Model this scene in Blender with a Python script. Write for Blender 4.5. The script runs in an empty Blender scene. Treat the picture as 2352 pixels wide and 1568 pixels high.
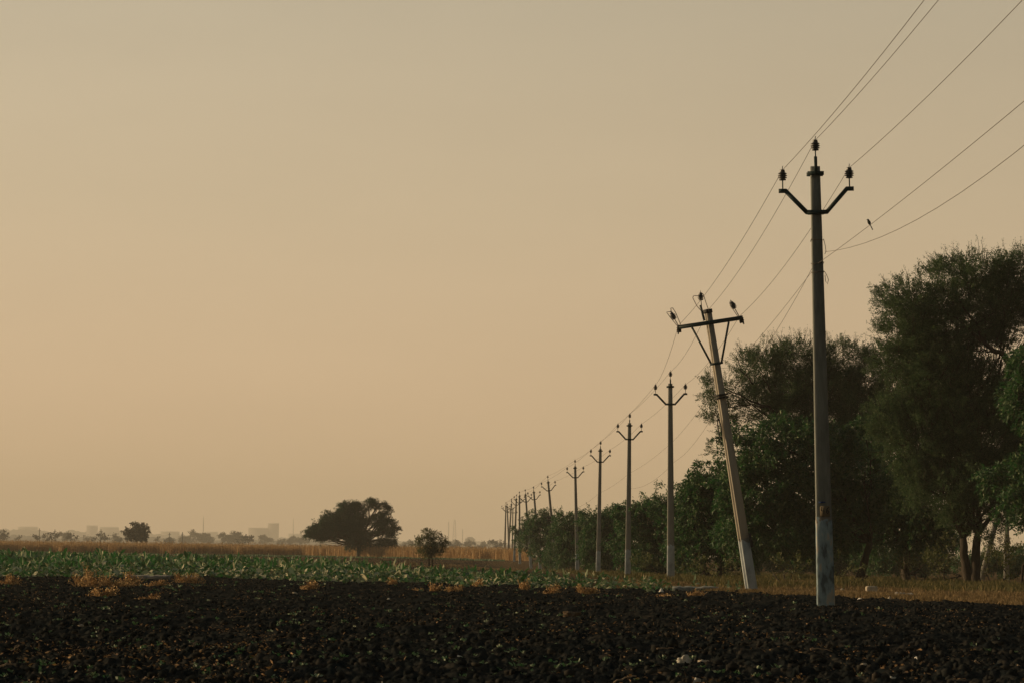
import bpy, math
import numpy as np
from mathutils import Vector, Matrix
rng = np.random.default_rng(46)
sc = bpy.context.scene
col = sc.collection
R_ = math.radians

# ------------------------------------------------------------------ camera
FPX = 6533.0                       # focal length in units of a 2352 px wide frame
CAMZ = 0.78
PITCH = math.atan(491.0 / FPX); ROLL = 0.0135
_F = Vector((0, math.cos(PITCH), math.sin(PITCH)))
_U0 = Vector((0, -math.sin(PITCH), math.cos(PITCH)))
_R0 = Vector((1, 0, 0))
CR = _R0 * math.cos(ROLL) + _U0 * math.sin(ROLL)
CU = _U0 * math.cos(ROLL) - _R0 * math.sin(ROLL)
cam = bpy.data.objects.new("camera", bpy.data.cameras.new("camera"))
col.objects.link(cam)
M = Matrix((CR, CU, -_F)).transposed().to_4x4(); M.translation = Vector((0, 0, CAMZ))
cam.matrix_world = M
cam.data.lens = FPX / 2352 * 36; cam.data.sensor_width = 36
cam.data.clip_start = 0.1; cam.data.clip_end = 60000
sc.camera = cam

# ------------------------------------------------------------------ sky and sun
SUN_AZ = R_(-73); SUN_EL = R_(11)             # azimuth from +Y (view direction), negative = left
sundir = Vector((math.sin(SUN_AZ) * math.cos(SUN_EL), math.cos(SUN_AZ) * math.cos(SUN_EL), math.sin(SUN_EL)))
w = bpy.data.worlds.new("World"); sc.world = w; w.use_nodes = True
nt = w.node_tree; N = nt.nodes; L = nt.links
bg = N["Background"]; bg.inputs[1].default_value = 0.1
sky = N.new("ShaderNodeTexSky"); sky.sky_type = 'NISHITA'; sky.sun_disc = False
sky.sun_elevation = SUN_EL; sky.sun_rotation = SUN_AZ; sky.dust_density = 6; sky.air_density = 1.5; sky.ozone_density = 0.5
tc = N.new("ShaderNodeTexCoord")
sep = N.new("ShaderNodeSeparateXYZ"); L.new(tc.outputs["Generated"], sep.inputs[0])
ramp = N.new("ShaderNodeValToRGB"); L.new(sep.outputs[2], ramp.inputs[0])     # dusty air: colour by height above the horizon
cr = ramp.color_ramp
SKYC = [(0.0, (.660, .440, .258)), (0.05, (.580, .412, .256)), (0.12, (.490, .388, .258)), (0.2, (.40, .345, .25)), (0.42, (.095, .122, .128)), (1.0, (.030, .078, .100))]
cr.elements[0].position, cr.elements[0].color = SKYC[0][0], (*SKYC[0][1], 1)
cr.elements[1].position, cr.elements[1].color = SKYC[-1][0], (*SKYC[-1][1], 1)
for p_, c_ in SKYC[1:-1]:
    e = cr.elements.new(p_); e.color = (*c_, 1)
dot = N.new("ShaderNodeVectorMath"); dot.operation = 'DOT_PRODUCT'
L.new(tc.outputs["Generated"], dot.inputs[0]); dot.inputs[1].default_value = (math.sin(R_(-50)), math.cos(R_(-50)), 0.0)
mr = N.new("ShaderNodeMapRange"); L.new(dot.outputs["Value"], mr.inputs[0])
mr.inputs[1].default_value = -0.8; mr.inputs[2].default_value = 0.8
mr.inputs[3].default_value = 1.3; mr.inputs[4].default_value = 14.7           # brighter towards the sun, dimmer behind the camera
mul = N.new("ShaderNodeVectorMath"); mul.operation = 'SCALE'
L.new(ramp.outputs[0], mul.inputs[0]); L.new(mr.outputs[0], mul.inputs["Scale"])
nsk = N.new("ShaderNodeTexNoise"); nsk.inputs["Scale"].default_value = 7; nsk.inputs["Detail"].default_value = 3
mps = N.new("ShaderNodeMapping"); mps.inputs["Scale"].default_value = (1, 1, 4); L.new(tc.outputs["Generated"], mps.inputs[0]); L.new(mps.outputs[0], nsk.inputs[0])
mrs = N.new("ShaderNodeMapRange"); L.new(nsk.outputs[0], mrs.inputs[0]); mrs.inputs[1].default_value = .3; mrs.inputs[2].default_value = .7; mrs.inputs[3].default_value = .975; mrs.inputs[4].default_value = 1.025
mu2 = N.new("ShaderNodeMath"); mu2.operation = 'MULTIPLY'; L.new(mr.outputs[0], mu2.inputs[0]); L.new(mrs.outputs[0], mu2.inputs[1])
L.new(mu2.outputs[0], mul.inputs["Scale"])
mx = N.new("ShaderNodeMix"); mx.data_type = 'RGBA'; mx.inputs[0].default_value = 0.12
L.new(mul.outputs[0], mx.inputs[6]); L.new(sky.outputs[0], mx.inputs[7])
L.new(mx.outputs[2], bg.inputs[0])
sun = bpy.data.objects.new("sun", bpy.data.lights.new("sun", 'SUN')); col.objects.link(sun)
sun.data.energy = 5.0; sun.data.angle = R_(1.0); sun.data.color = (1.0, .70, .38)
sun.rotation_euler = sundir.to_track_quat('Z', 'Y').to_euler()
sc.view_settings.view_transform = 'Standard'; sc.view_settings.look = 'None'
sc.view_settings.exposure = 0; sc.view_settings.gamma = 1
sc.cycles.volume_bounces = 1; sc.cycles.max_bounces = 5; sc.cycles.transparent_max_bounces = 4
sc.cycles.use_denoising = True

# ------------------------------------------------------------------ helpers
def pt(px, py, D):                 # a pixel of the photograph and a distance give a place in the world
    d = _F + CR * ((px - 1176) / FPX) + CU * ((784 - py) / FPX)
    return Vector((0, 0, CAMZ)) + d * (D / d.y)
def m2(D): return D / FPX

def tag(o, label=None, cat=None, group=None, kind=None):
    if label: o["label"] = label
    if cat: o["category"] = cat
    if group: o["group"] = group
    if kind: o["kind"] = kind
    return o
def empty(name, loc=(0, 0, 0), rot=None):
    o = bpy.data.objects.new(name, None); col.objects.link(o); o.location = loc
    o.empty_display_size = .2
    if rot is not None: o.rotation_euler = rot
    return o
class MB:
    def __init__(s): s.v = []; s.f = []; s.n = 0
    def add(s, v, f):
        v = np.asarray(v, dtype=np.float64).reshape(-1, 3); f = np.asarray(f, dtype=np.int64)
        if len(f) == 0: return s
        s.v.append(v); s.f.append(f + s.n); s.n += len(v); return s
    def build(s, name, mat, parent=None, smooth=False):
        me = bpy.data.meshes.new(name)
        v = np.concatenate(s.v).astype(np.float32)
        idx = np.concatenate([f.ravel() for f in s.f]).astype(np.int32)
        tot = np.concatenate([np.full(len(f), f.shape[1]) for f in s.f]).astype(np.int32)
        start = (np.cumsum(tot) - tot).astype(np.int32)
        me.vertices.add(len(v)); me.vertices.foreach_set("co", v.ravel())
        me.loops.add(len(idx)); me.loops.foreach_set("vertex_index", idx)
        me.polygons.add(len(tot)); me.polygons.foreach_set("loop_start", start); me.polygons.foreach_set("loop_total", tot)
        if smooth: me.polygons.foreach_set("use_smooth", np.ones(len(tot), dtype=bool))
        me.update(calc_edges=True); me.validate()
        if mat: me.materials.append(mat)
        o = bpy.data.objects.new(name, me); col.objects.link(o)
        if parent: o.parent = parent
        return o
    def box(s, c, size, rot=None, taper=1.0):
        x, y, z = [q / 2 for q in size]
        v = np.array([(-x, -y, -z), (x, -y, -z), (x, y, -z), (-x, y, -z), (-x*taper, -y*taper, z), (x*taper, -y*taper, z), (x*taper, y*taper, z), (-x*taper, y*taper, z)])
        if rot is not None: v = v @ np.array(rot).T
        return s.add(v + np.array(c), [(0, 3, 2, 1), (4, 5, 6, 7), (0, 1, 5, 4), (1, 2, 6, 5), (2, 3, 7, 6), (3, 0, 4, 7)])
    def tube(s, P, r, n=6, caps=True):
        P = np.asarray(P, float); k = len(P); r = np.broadcast_to(np.asarray(r, float), (k,))
        T = np.gradient(P, axis=0); T /= np.linalg.norm(T, axis=1)[:, None] + 1e-9
        ref = np.array((0, 0, 1.)) if abs(T[0, 2]) < .8 else np.array((1., 0, 0))
        A = np.cross(T, ref); A /= np.linalg.norm(A, axis=1)[:, None] + 1e-9
        B = np.cross(T, A)
        a = np.arange(n) * 2 * math.pi / n
        v = P[:, None] + r[:, None, None] * (A[:, None] * np.cos(a)[None, :, None] + B[:, None] * np.sin(a)[None, :, None])
        i = np.arange(k - 1)[:, None] * n; j = np.arange(n)[None]; j2 = (j + 1) % n
        f = np.stack([i + j, i + j2, i + n + j2, i + n + j], -1).reshape(-1, 4)
        s.add(v.reshape(-1, 3), f)
        if caps:
            s.f.append(np.array([np.arange(n)[::-1]]) + s.n - k * n); s.f.append(np.array([np.arange(n)]) + s.n - n)
        return s
    def lathe(s, prof, c, n=14, mat3=None):
        P = np.array(prof, float); a = np.arange(n) * 2 * math.pi / n; k = len(P)
        v = np.stack([P[:, :1] * np.cos(a), P[:, :1] * np.sin(a), np.repeat(P[:, 1:], n, 1)], -1).reshape(-1, 3)
        if mat3 is not None: v = v @ np.array(mat3).T
        i = np.arange(k - 1)[:, None] * n; j = np.arange(n)[None]; j2 = (j + 1) % n
        return s.add(v + np.array(c), np.stack([i + j, i + j2, i + n + j2, i + n + j], -1).reshape(-1, 4))
    def prism(s, poly, y0, y1):    # poly in XZ, extruded along Y
        k = len(poly); v = [(x, y0, z) for x, z in poly] + [(x, y1, z) for x, z in poly]
        s.add(v, [(i, (i + 1) % k, k + (i + 1) % k, k + i) for i in range(k)])
        s.f.append(np.array([np.arange(k)[::-1]]) + s.n - 2 * k); s.f.append(np.array([np.arange(k)]) + s.n - k)
        return s
def copy_tree(o, parent=None):
    c = o.copy(); col.objects.link(c)
    if parent: c.parent = parent
    for ch in [x for x in ALLKIDS.get(o.name, [])]: copy_tree(ch, c)
    return c
ALLKIDS = {}
def note_kids(root):
    for ch in root.children:
        ALLKIDS.setdefault(root.name, []).append(ch); note_kids(ch)

# value noise, Worley noise
def _h(ix, iy, k):
    n = (ix * 374761393 + iy * 668265263 + k * 974634541) & 0xffffffff
    n = ((n ^ (n >> 13)) * 1274126177) & 0xffffffff
    return ((n ^ (n >> 16)) & 0xffff) / 65535.0
def vnoise(x, y, k=0):
    ix = np.floor(x).astype(np.int64); iy = np.floor(y).astype(np.int64); fx = x - ix; fy = y - iy
    fx = fx * fx * (3 - 2 * fx); fy = fy * fy * (3 - 2 * fy)
    return (_h(ix, iy, k) * (1 - fx) + _h(ix + 1, iy, k) * fx) * (1 - fy) + (_h(ix, iy + 1, k) * (1 - fx) + _h(ix + 1, iy + 1, k) * fx) * fy
def worley(x, y, k=0):
    ix = np.floor(x).astype(np.int64); iy = np.floor(y).astype(np.int64)
    best = np.full(x.shape, 9.0); hid = np.zeros(x.shape)
    for dx in (-1, 0, 1):
        for dy in (-1, 0, 1):
            jx = ix + dx; jy = iy + dy
            d = (jx + _h(jx, jy, k) - x) ** 2 + (jy + _h(jx, jy, k + 7) - y) ** 2
            m = d < best; best = np.where(m, d, best); hid = np.where(m, _h(jx, jy, k + 13), hid)
    return np.sqrt(best), hid
def sstep(a, b, x):
    t = np.clip((x - a) / (b - a), 0, 1); return t * t * (3 - 2 * t)

# materials
def mat(name, c1, c2=None, scale=5.0, rough=.85, c3=None, bump=0, island=False, transl=None, coord="Object", stretch=None, spec=.3, metal=0):
    m = bpy.data.materials.new(name); m.use_nodes = True; t = m.node_tree; n = t.nodes; l = t.links
    b = n["Principled BSDF"]; b.inputs["Roughness"].default_value = rough; b.inputs["Specular IOR Level"].default_value = spec
    b.inputs["Metallic"].default_value = metal
    b.inputs["Base Color"].default_value = (*c1, 1)
    out = None
    if c2:
        r = n.new("ShaderNodeValToRGB"); r.color_ramp.elements[0].color = (*c1, 1); r.color_ramp.elements[1].color = (*c2, 1)
        if c3: e = r.color_ramp.elements.new(.5); e.color = (*c3, 1)
        if island:
            g = n.new("ShaderNodeNewGeometry"); l.new(g.outputs["Random Per Island"], r.inputs[0])
        else:
            r.color_ramp.elements[0].position = .3; r.color_ramp.elements[-1].position = .7
            x = n.new("ShaderNodeTexCoord"); nz = n.new("ShaderNodeTexNoise"); nz.inputs["Scale"].default_value = scale
            nz.inputs["Detail"].default_value = 6; nz.inputs["Roughness"].default_value = .65
            mp = n.new("ShaderNodeMapping"); l.new(x.outputs[coord], mp.inputs[0]); l.new(mp.outputs[0], nz.inputs[0])
            if stretch: mp.inputs["Scale"].default_value = stretch
            l.new(nz.outputs[0], r.inputs[0])
            if bump:
                bp = n.new("ShaderNodeBump"); bp.inputs["Strength"].default_value = bump; bp.inputs["Distance"].default_value = .02
                l.new(nz.outputs[0], bp.inputs["Height"]); l.new(bp.outputs[0], b.inputs["Normal"])
        l.new(r.outputs[0], b.inputs["Base Color"]); out = r
    if transl:
        tr = n.new("ShaderNodeBsdfTranslucent"); tr.inputs[0].default_value = (*transl, 1)
        ad = n.new("ShaderNodeAddShader"); l.new(b.outputs[0], ad.inputs[0]); l.new(tr.outputs[0], ad.inputs[1])
        l.new(ad.outputs[0], n["Material Output"].inputs[0])
    return m
MT = dict(
    concrete=mat("concrete", (.195, .195, .18), (.285, .285, .26), 5.0, .9, bump=.3, stretch=(1, 1, .25)),
    darkcon=mat("weathered_concrete", (.105, .118, .112), (.225, .24, .222), 7.0, .9, bump=.5, stretch=(1.5, 1.5, .22)),
    palecon=mat("pale_concrete", (.27, .25, .21), (.40, .365, .30), 5, .9, bump=.4, stretch=(1.5, 1.5, .2)),
    paint=mat("limewash", (.22, .25, .265), (.42, .47, .49), 5, .8, c3=(.35, .395, .415), bump=.2, stretch=(1, 1, .5)),
    steel=mat("painted_steel", (.012, .03, .032), (.02, .045, .045), 8, .55),
    porcelain=mat("porcelain", (.015, .02, .022), (.03, .028, .026), 8, .35, spec=.5),
    wire=mat("aluminium_wire", (.12, .10, .08), None, rough=.6, metal=.3),
    bark=mat("bark", (.02, .017, .013), (.06, .047, .034), 9, .95, bump=.6, stretch=(2, 2, .5)),
    acacia=mat("acacia_leaf", (.024, .054, .032), (.100, .132, .062), island=True, rough=.8, transl=(.016, .034, .012), c3=(.055, .080, .040), spec=.1),
    lush=mat("lush_leaf", (.018, .052, .028), (.100, .132, .056), island=True, rough=.6, transl=(.008, .036, .008), c3=(.040, .080, .035), spec=.2),
    shrub=mat("shrub_leaf", (.035, .05, .018), (.11, .105, .045), island=True, rough=.7, transl=(.025, .035, .008)),
    fieldleaf=mat("field_tree_leaf", (.018, .042, .034), (.070, .100, .058), island=True, rough=.8, transl=(.012, .026, .012), c3=(.036, .066, .046), spec=.1),
    farleaf=mat("distant_leaf", (.022, .036, .030), (.045, .058, .046), island=True, rough=.8),
    crop=mat("crop_leaf", (.040, .078, .040), (.46, .43, .30), island=True, rough=.6, c3=(.125, .16, .095), transl=(.005, .038, .007), spec=.1),
    wheat=mat("dry_stalk", (.25, .165, .08), (.54, .37, .18), island=True, rough=.8, c3=(.37, .24, .11), transl=(.05, .032, .014)),
    grass=mat("dry_grass", (.08, .064, .033), (.33, .235, .125), island=True, rough=.9, c3=(.17, .125, .064), transl=(.02, .014, .005), spec=.1),
    verge=mat("verge_grass", (.05, .052, .022), (.19, .145, .065), island=True, rough=.9, c3=(.09, .085, .036), transl=(.015, .016, .005), spec=.1),
    litter=mat("dry_leaf", (.06, .035, .018), (.40, .25, .12), island=True, rough=.8, c3=(.16, .09, .04), transl=(.05, .03, .01)),
    drybush=mat("dry_bush", (.20, .125, .055), (.75, .52, .25), island=True, rough=.8, c3=(.45, .29, .13), transl=(.02, .012, .005)),
    weed=mat("weed_leaf", (.035, .065, .035), (.22, .26, .17), island=True, rough=.6, c3=(.08, .12, .065), transl=(.008, .03, .008)),
    white=mat("bright_scrap", (.55, .53, .48), (.80, .78, .72), 12, .6),
    soil=mat("black_soil", (.009, .0135, .0155), (.048, .042, .034), 5, 1.0, c3=(.019, .0215, .0215), bump=.8, spec=0),
    plastic=mat("pale_plastic", (.22, .21, .19), (.58, .56, .50), 18, .4, bump=.4, transl=(.1, .1, .09)),
    stone=mat("pale_stone", (.33, .29, .22), (.55, .48, .38), 9, .85, bump=.5),
    clodpale=mat("brown_clod", (.07, .05, .03), (.16, .11, .065), 12, .95, bump=.8),
    stick=mat("dry_stick", (.25, .17, .10), (.42, .31, .20), 15, .85),
    slab=mat("slab", (.16, .15, .13), (.26, .24, .21), 6, .9, bump=.3),
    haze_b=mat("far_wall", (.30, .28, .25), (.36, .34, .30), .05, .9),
    ochre=mat("ochre_patch", (.14, .115, .075), (.20, .165, .11), 12, .9),
    ink=mat("number_paint", (.02, .025, .03)), blue=mat("blue_mark", (.02, .05, .16)),
    bird=mat("bird_feathers", (.015, .02, .015), (.03, .045, .025), 30, .7),
    dark=mat("dark_cover", (.02, .022, .024), (.035, .035, .034), 3, .8),
)
# ground colour by zone (an attribute of the sheet) with noise on top
mg = bpy.data.materials.new("ground"); mg.use_nodes = True
n = mg.node_tree.nodes; l = mg.node_tree.links; b = n["Principled BSDF"]; b.inputs["Roughness"].default_value = .95; b.inputs["Specular IOR Level"].default_value = .1
at = n.new("ShaderNodeAttribute"); at.attribute_name = "zone"
nz = n.new("ShaderNodeTexNoise"); nz.inputs["Scale"].default_value = 1.4; nz.inputs["Detail"].default_value = 9; nz.inputs["Roughness"].default_value = .75
tcg = n.new("ShaderNodeTexCoord"); l.new(tcg.outputs["Object"], nz.inputs[0])
mrg = n.new("ShaderNodeMapRange"); l.new(nz.outputs[0], mrg.inputs[0]); mrg.inputs[1].default_value = .3; mrg.inputs[2].default_value = .7; mrg.inputs[3].default_value = .45; mrg.inputs[4].default_value = 1.5
sm = n.new("ShaderNodeVectorMath"); sm.operation = 'SCALE'; l.new(at.outputs["Color"], sm.inputs[0]); l.new(mrg.outputs[0], sm.inputs["Scale"])
l.new(sm.outputs[0], b.inputs["Base Color"])
bp = n.new("ShaderNodeBump"); bp.inputs["Strength"].default_value = .6; bp.inputs["Distance"].default_value = .08
b.inputs["Specular IOR Level"].default_value = 0
l.new(nz.outputs[0], bp.inputs["Height"]); l.new(bp.outputs[0], b.inputs["Normal"])

# ------------------------------------------------------------------ the row of poles: (base px, base py, top px, top py)
PH = 7.127
POLES = [(1897, 1388, 1872, 380), (1727, 1358, 1626, 716), (1541, 1332, 1539.5, 881), (1442, 1325, 1446, 972), (1374, 1316, 1379, 1031),
         (1326.5, 1314, 1321, 1071), (1278, 1309, 1259, 1105), (1241.5, 1308, 1226, 1128), (1220, 1306, 1207, 1134), (1194, 1294, 1193, 1138),
         (1181, 1289, 1186, 1144), (1166, 1284, 1175, 1152), (1159, 1281, 1162, 1160), (1170, 1281, 1165, 1163)]
PB = []; PT = []
for bx, by, tx, ty in POLES:
    D = FPX * PH / math.hypot(tx - bx, ty - by)
    PB.append(pt(bx, by, D)); PT.append(pt(tx, ty, D))
ry = np.array([0, 15, 30] + [p.y for p in PB[:11]] + [360, 500, 12000.]); rz = np.array([0, 0, .03] + [p.z for p in PB[:11]] + [.3, .35, .35])
rx = np.array([5, 5, 5] + [p.x for p in PB[:11]] + [0, -4, -40.])
_o = np.argsort(ry); ry, rz, rx = ry[_o], rz[_o], rx[_o]
def g(x, y):
    x = np.asarray(x, float); y = np.asarray(y, float)
    zr = np.interp(y, ry, rz); zf = np.interp(y, [0, 240, 340, 12000], [0, 0, .34, .35]); xl = np.interp(y, ry, rx)
    s = sstep(xl - 12, xl - 2, x)
    return zr * s + zf * (1 - s) + .03 * (vnoise(x / 9, y / 9, 3) - .5) * sstep(0, 40, y)
def gz(x, y): return float(g(x, y))
_e = np.array([0, 600, 1000, 1300, 1540, 1900, 2352, 2900]); _a = (_e - 1176) / FPX
def soil_edge(x, y): return np.interp(x / np.maximum(y, 1), _a, [81, 83, 77, 74, 71, 59, 48, 40])
def crop_near(a): return np.interp(a, _a[:5], [78, 79, 74, 71, 67])
def crop_far(a): return np.interp(a, _a[:5], [165, 135, 97, 82, 73])

# ------------------------------------------------------------------ ground sheet to the horizon
def lines(a, b, n): return np.linspace(a, b, n, endpoint=False)
gy = np.concatenate([[-9000, -2000, -400, -100, -30], lines(-10, 40, 50), lines(40, 120, 100), lines(120, 420, 100), lines(420, 2000, 30), np.linspace(2000, 9400, 12)])
gx = np.concatenate([[-9200, -4000, -1500, -500, -200], lines(-100, -30, 30), lines(-30, 40, 110), lines(40, 100, 24), [100, 200, 500, 1500, 4000, 9200]])
X, Y = np.meshgrid(gx, gy)
ins = sstep(1.5, -1.5, Y - soil_edge(X, Y)) * sstep(10.5, 12.5, Y) * sstep(-.62, -.55, X / np.maximum(Y, 1)) * sstep(.62, .55, X / np.maximum(Y, 1))
Z = g(X, Y) - .25 * ins
mb = MB(); k = len(gx)
i = np.arange(len(gy) - 1)[:, None] * k; j = np.arange(k - 1)[None]
mb.add(np.stack([X, Y, Z], -1), np.stack([i + j, i + j + 1, i + k + j + 1, i + k + j], -1).reshape(-1, 4))
go = mb.build("ground", mg, smooth=True); tag(go, kind="structure")
soilc = np.array((.022, .021, .019)); dirt = np.array((.13, .088, .048)); bare = np.array((.055, .042, .034)); farc = np.array((.16, .11, .06))
xl = np.interp(Y, ry, rx)
right = sstep(-4, 0, X - xl + 1) * sstep(-2, 2, Y - soil_edge(X, Y))
fz = sstep(60, 110, Y - np.interp(X / np.maximum(Y, 1), _a[:5], [80, 70, 20, 8, 0]))[..., None]
c = soilc * (1 - fz) + bare * fz
f2 = sstep(325, 345, Y)[..., None]; c = c * (1 - f2) + farc * f2
c = c * (1 - right[..., None]) + dirt * right[..., None]
ca = go.data.color_attributes.new("zone", 'FLOAT_COLOR', 'POINT')
ca.data.foreach_set("color", np.concatenate([c.reshape(-1, 3), np.ones((c.size // 3, 1))], 1).astype(np.float32).ravel())

# ploughed soil: a finely modelled sheet of clods
nc, nr = 1000, 860
uu = np.linspace(-.30, .30, nc); yy = 12.0 * (86 / 12.0) ** np.linspace(0, 1, nr)
A, Y = np.meshgrid(uu, yy); X = A * Y
def soil_h(X, Y):
    wx = X + .06 * vnoise(X * 7, Y * 7, 21); wy = Y + .06 * vnoise(X * 7, Y * 7, 22)
    d1, h1 = worley(wx / .20, wy / .20, 1); d2, h2 = worley(wx / .085, wy / .085, 2); d3, h3 = worley(wx / .036, wy / .036, 5)
    z = .028 * np.clip(1 - d1 * d1 * 1.7, 0, 1) ** .8 * (h1 ** 2 * 1.4 + .1)
    z += .030 * np.clip(1 - d2 * d2 * 1.6, 0, 1) ** .7 * (h2 * 1.1 + .1)
    z += .020 * np.clip(1 - d3 * d3 * 1.5, 0, 1) * h3 + .012 * (vnoise(X / .017, Y / .03, 41) - .5)
    z += .085 * (vnoise(X / 1.1, Y / 1.6, 8) - .5) + .03 * (vnoise(X / .4, Y / .4, 9) - .5)
    return z - .03
Z = g(X, Y) + soil_h(X, Y)
edge = Y - soil_edge(X, Y) + 2.5 * (vnoise(X / 1.5, Y / 3, 31) - .5)
Z = Z - .30 * sstep(-.8, 1.6, edge)
mb = MB(); i = np.arange(nr - 1)[:, None] * nc; j = np.arange(nc - 1)[None]
mb.add(np.stack([X, Y, Z], -1), np.stack([i + j, i + j + 1, i + nc + j + 1, i + nc + j], -1).reshape(-1, 4))
tag(mb.build("ploughed_soil", MT["soil"], smooth=True), kind="structure")
def soilz(x, y):
    x = np.asarray(x, float); y = np.asarray(y, float); return g(x, y) + soil_h(x, y)

# ------------------------------------------------------------------ leaf cards: small diamond leaves with a fold
def norm(a): return a / (np.linalg.norm(a, axis=-1, keepdims=True) + 1e-9)
def leaves(mb, c, d, ln, wd, up=None):
    n_ = len(c); d = norm(d)
    r = norm(rng.normal(size=(n_, 3)) + (0 if up is None else np.array(up)))
    s = norm(np.cross(d, r)); q = np.cross(s, d)
    ln = np.broadcast_to(ln, (n_,))[:, None]; wd = np.broadcast_to(wd, (n_,))[:, None]
    v = np.stack([c, c + d * ln * .45 + s * wd * .5 + q * wd * .12, c + d * ln, c + d * ln * .45 - s * wd * .5 + q * wd * .12], 1)
    mb.add(v.reshape(-1, 3), np.arange(n_ * 4).reshape(-1, 4))
def blades(mb, base, hgt, wd, lean, droop=.3):     # a narrow two-segment blade standing on base
    n_ = len(base); th = rng.uniform(0, 2 * np.pi, n_); h = np.stack([np.cos(th), np.sin(th), 0 * th], 1)
    s = np.stack([-np.sin(th + rng.normal(0, .6, n_)), np.cos(th + rng.normal(0, .6, n_)), 0 * th], 1) * wd[:, None] * .5
    m_ = base + h * (lean * hgt)[:, None] * .4 + np.array((0, 0, 1)) * hgt[:, None] * .6
    t_ = base + h * (lean * hgt)[:, None] + np.array((0, 0, 1)) * hgt[:, None] * (1 - droop * lean)[:, None]
    v = np.stack([base - s, base + s, m_ + s * .8, m_ - s * .8, t_], 1)
    k = np.arange(n_)[:, None] * 5
    mb.add(v.reshape(-1, 3), k + np.array([[0, 1, 2, 3]])); mb.f.append(k + np.array([[3, 2, 4]]) + mb.n - n_ * 5)

# ------------------------------------------------------------------ trees
STY = {  # twig density per m3, leaves per twig, twig length, leaf length, leaf width, droop
    "acacia": dict(dens=88, per=44, tw=.46, ll=.072, lw=.028, up=.55, sp=.095, mat="acacia"),
    "lush": dict(dens=50, per=28, tw=.50, ll=.17, lw=.062, up=-.02, sp=.13, mat="lush"),
    "shrub": dict(dens=60, per=14, tw=.45, ll=.085, lw=.045, up=.7, sp=.08, mat="shrub"),
    "field": dict(dens=60, per=26, tw=.60, ll=.17, lw=.075, up=.15, sp=.20, mat="fieldleaf"),
    "bushy": dict(dens=380, per=18, tw=.34, ll=.07, lw=.03, up=.7, sp=.07, mat="shrub"),
    "far": dict(dens=.7, per=16, tw=1.6, ll=1.0, lw=.6, up=.2, sp=.7, mat="farleaf"),
    "far2": dict(dens=16, per=14, tw=.6, ll=.38, lw=.22, up=.2, sp=.22, mat="farleaf"),
}
def curve(a, b, n=7, bend=.12, up=.0):
    a = np.array(a, float); b = np.array(b, float); t = np.linspace(0, 1, n)[:, None]; L_ = np.linalg.norm(b - a)
    p = a + (b - a) * t + np.sin(t * np.pi) * (rng.normal(0, bend, 3) * L_ * .6 + np.array((0, 0, up * L_)))
    p[1:-1] += rng.normal(0, L_ * .018, (n - 2, 3)); return p
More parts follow.
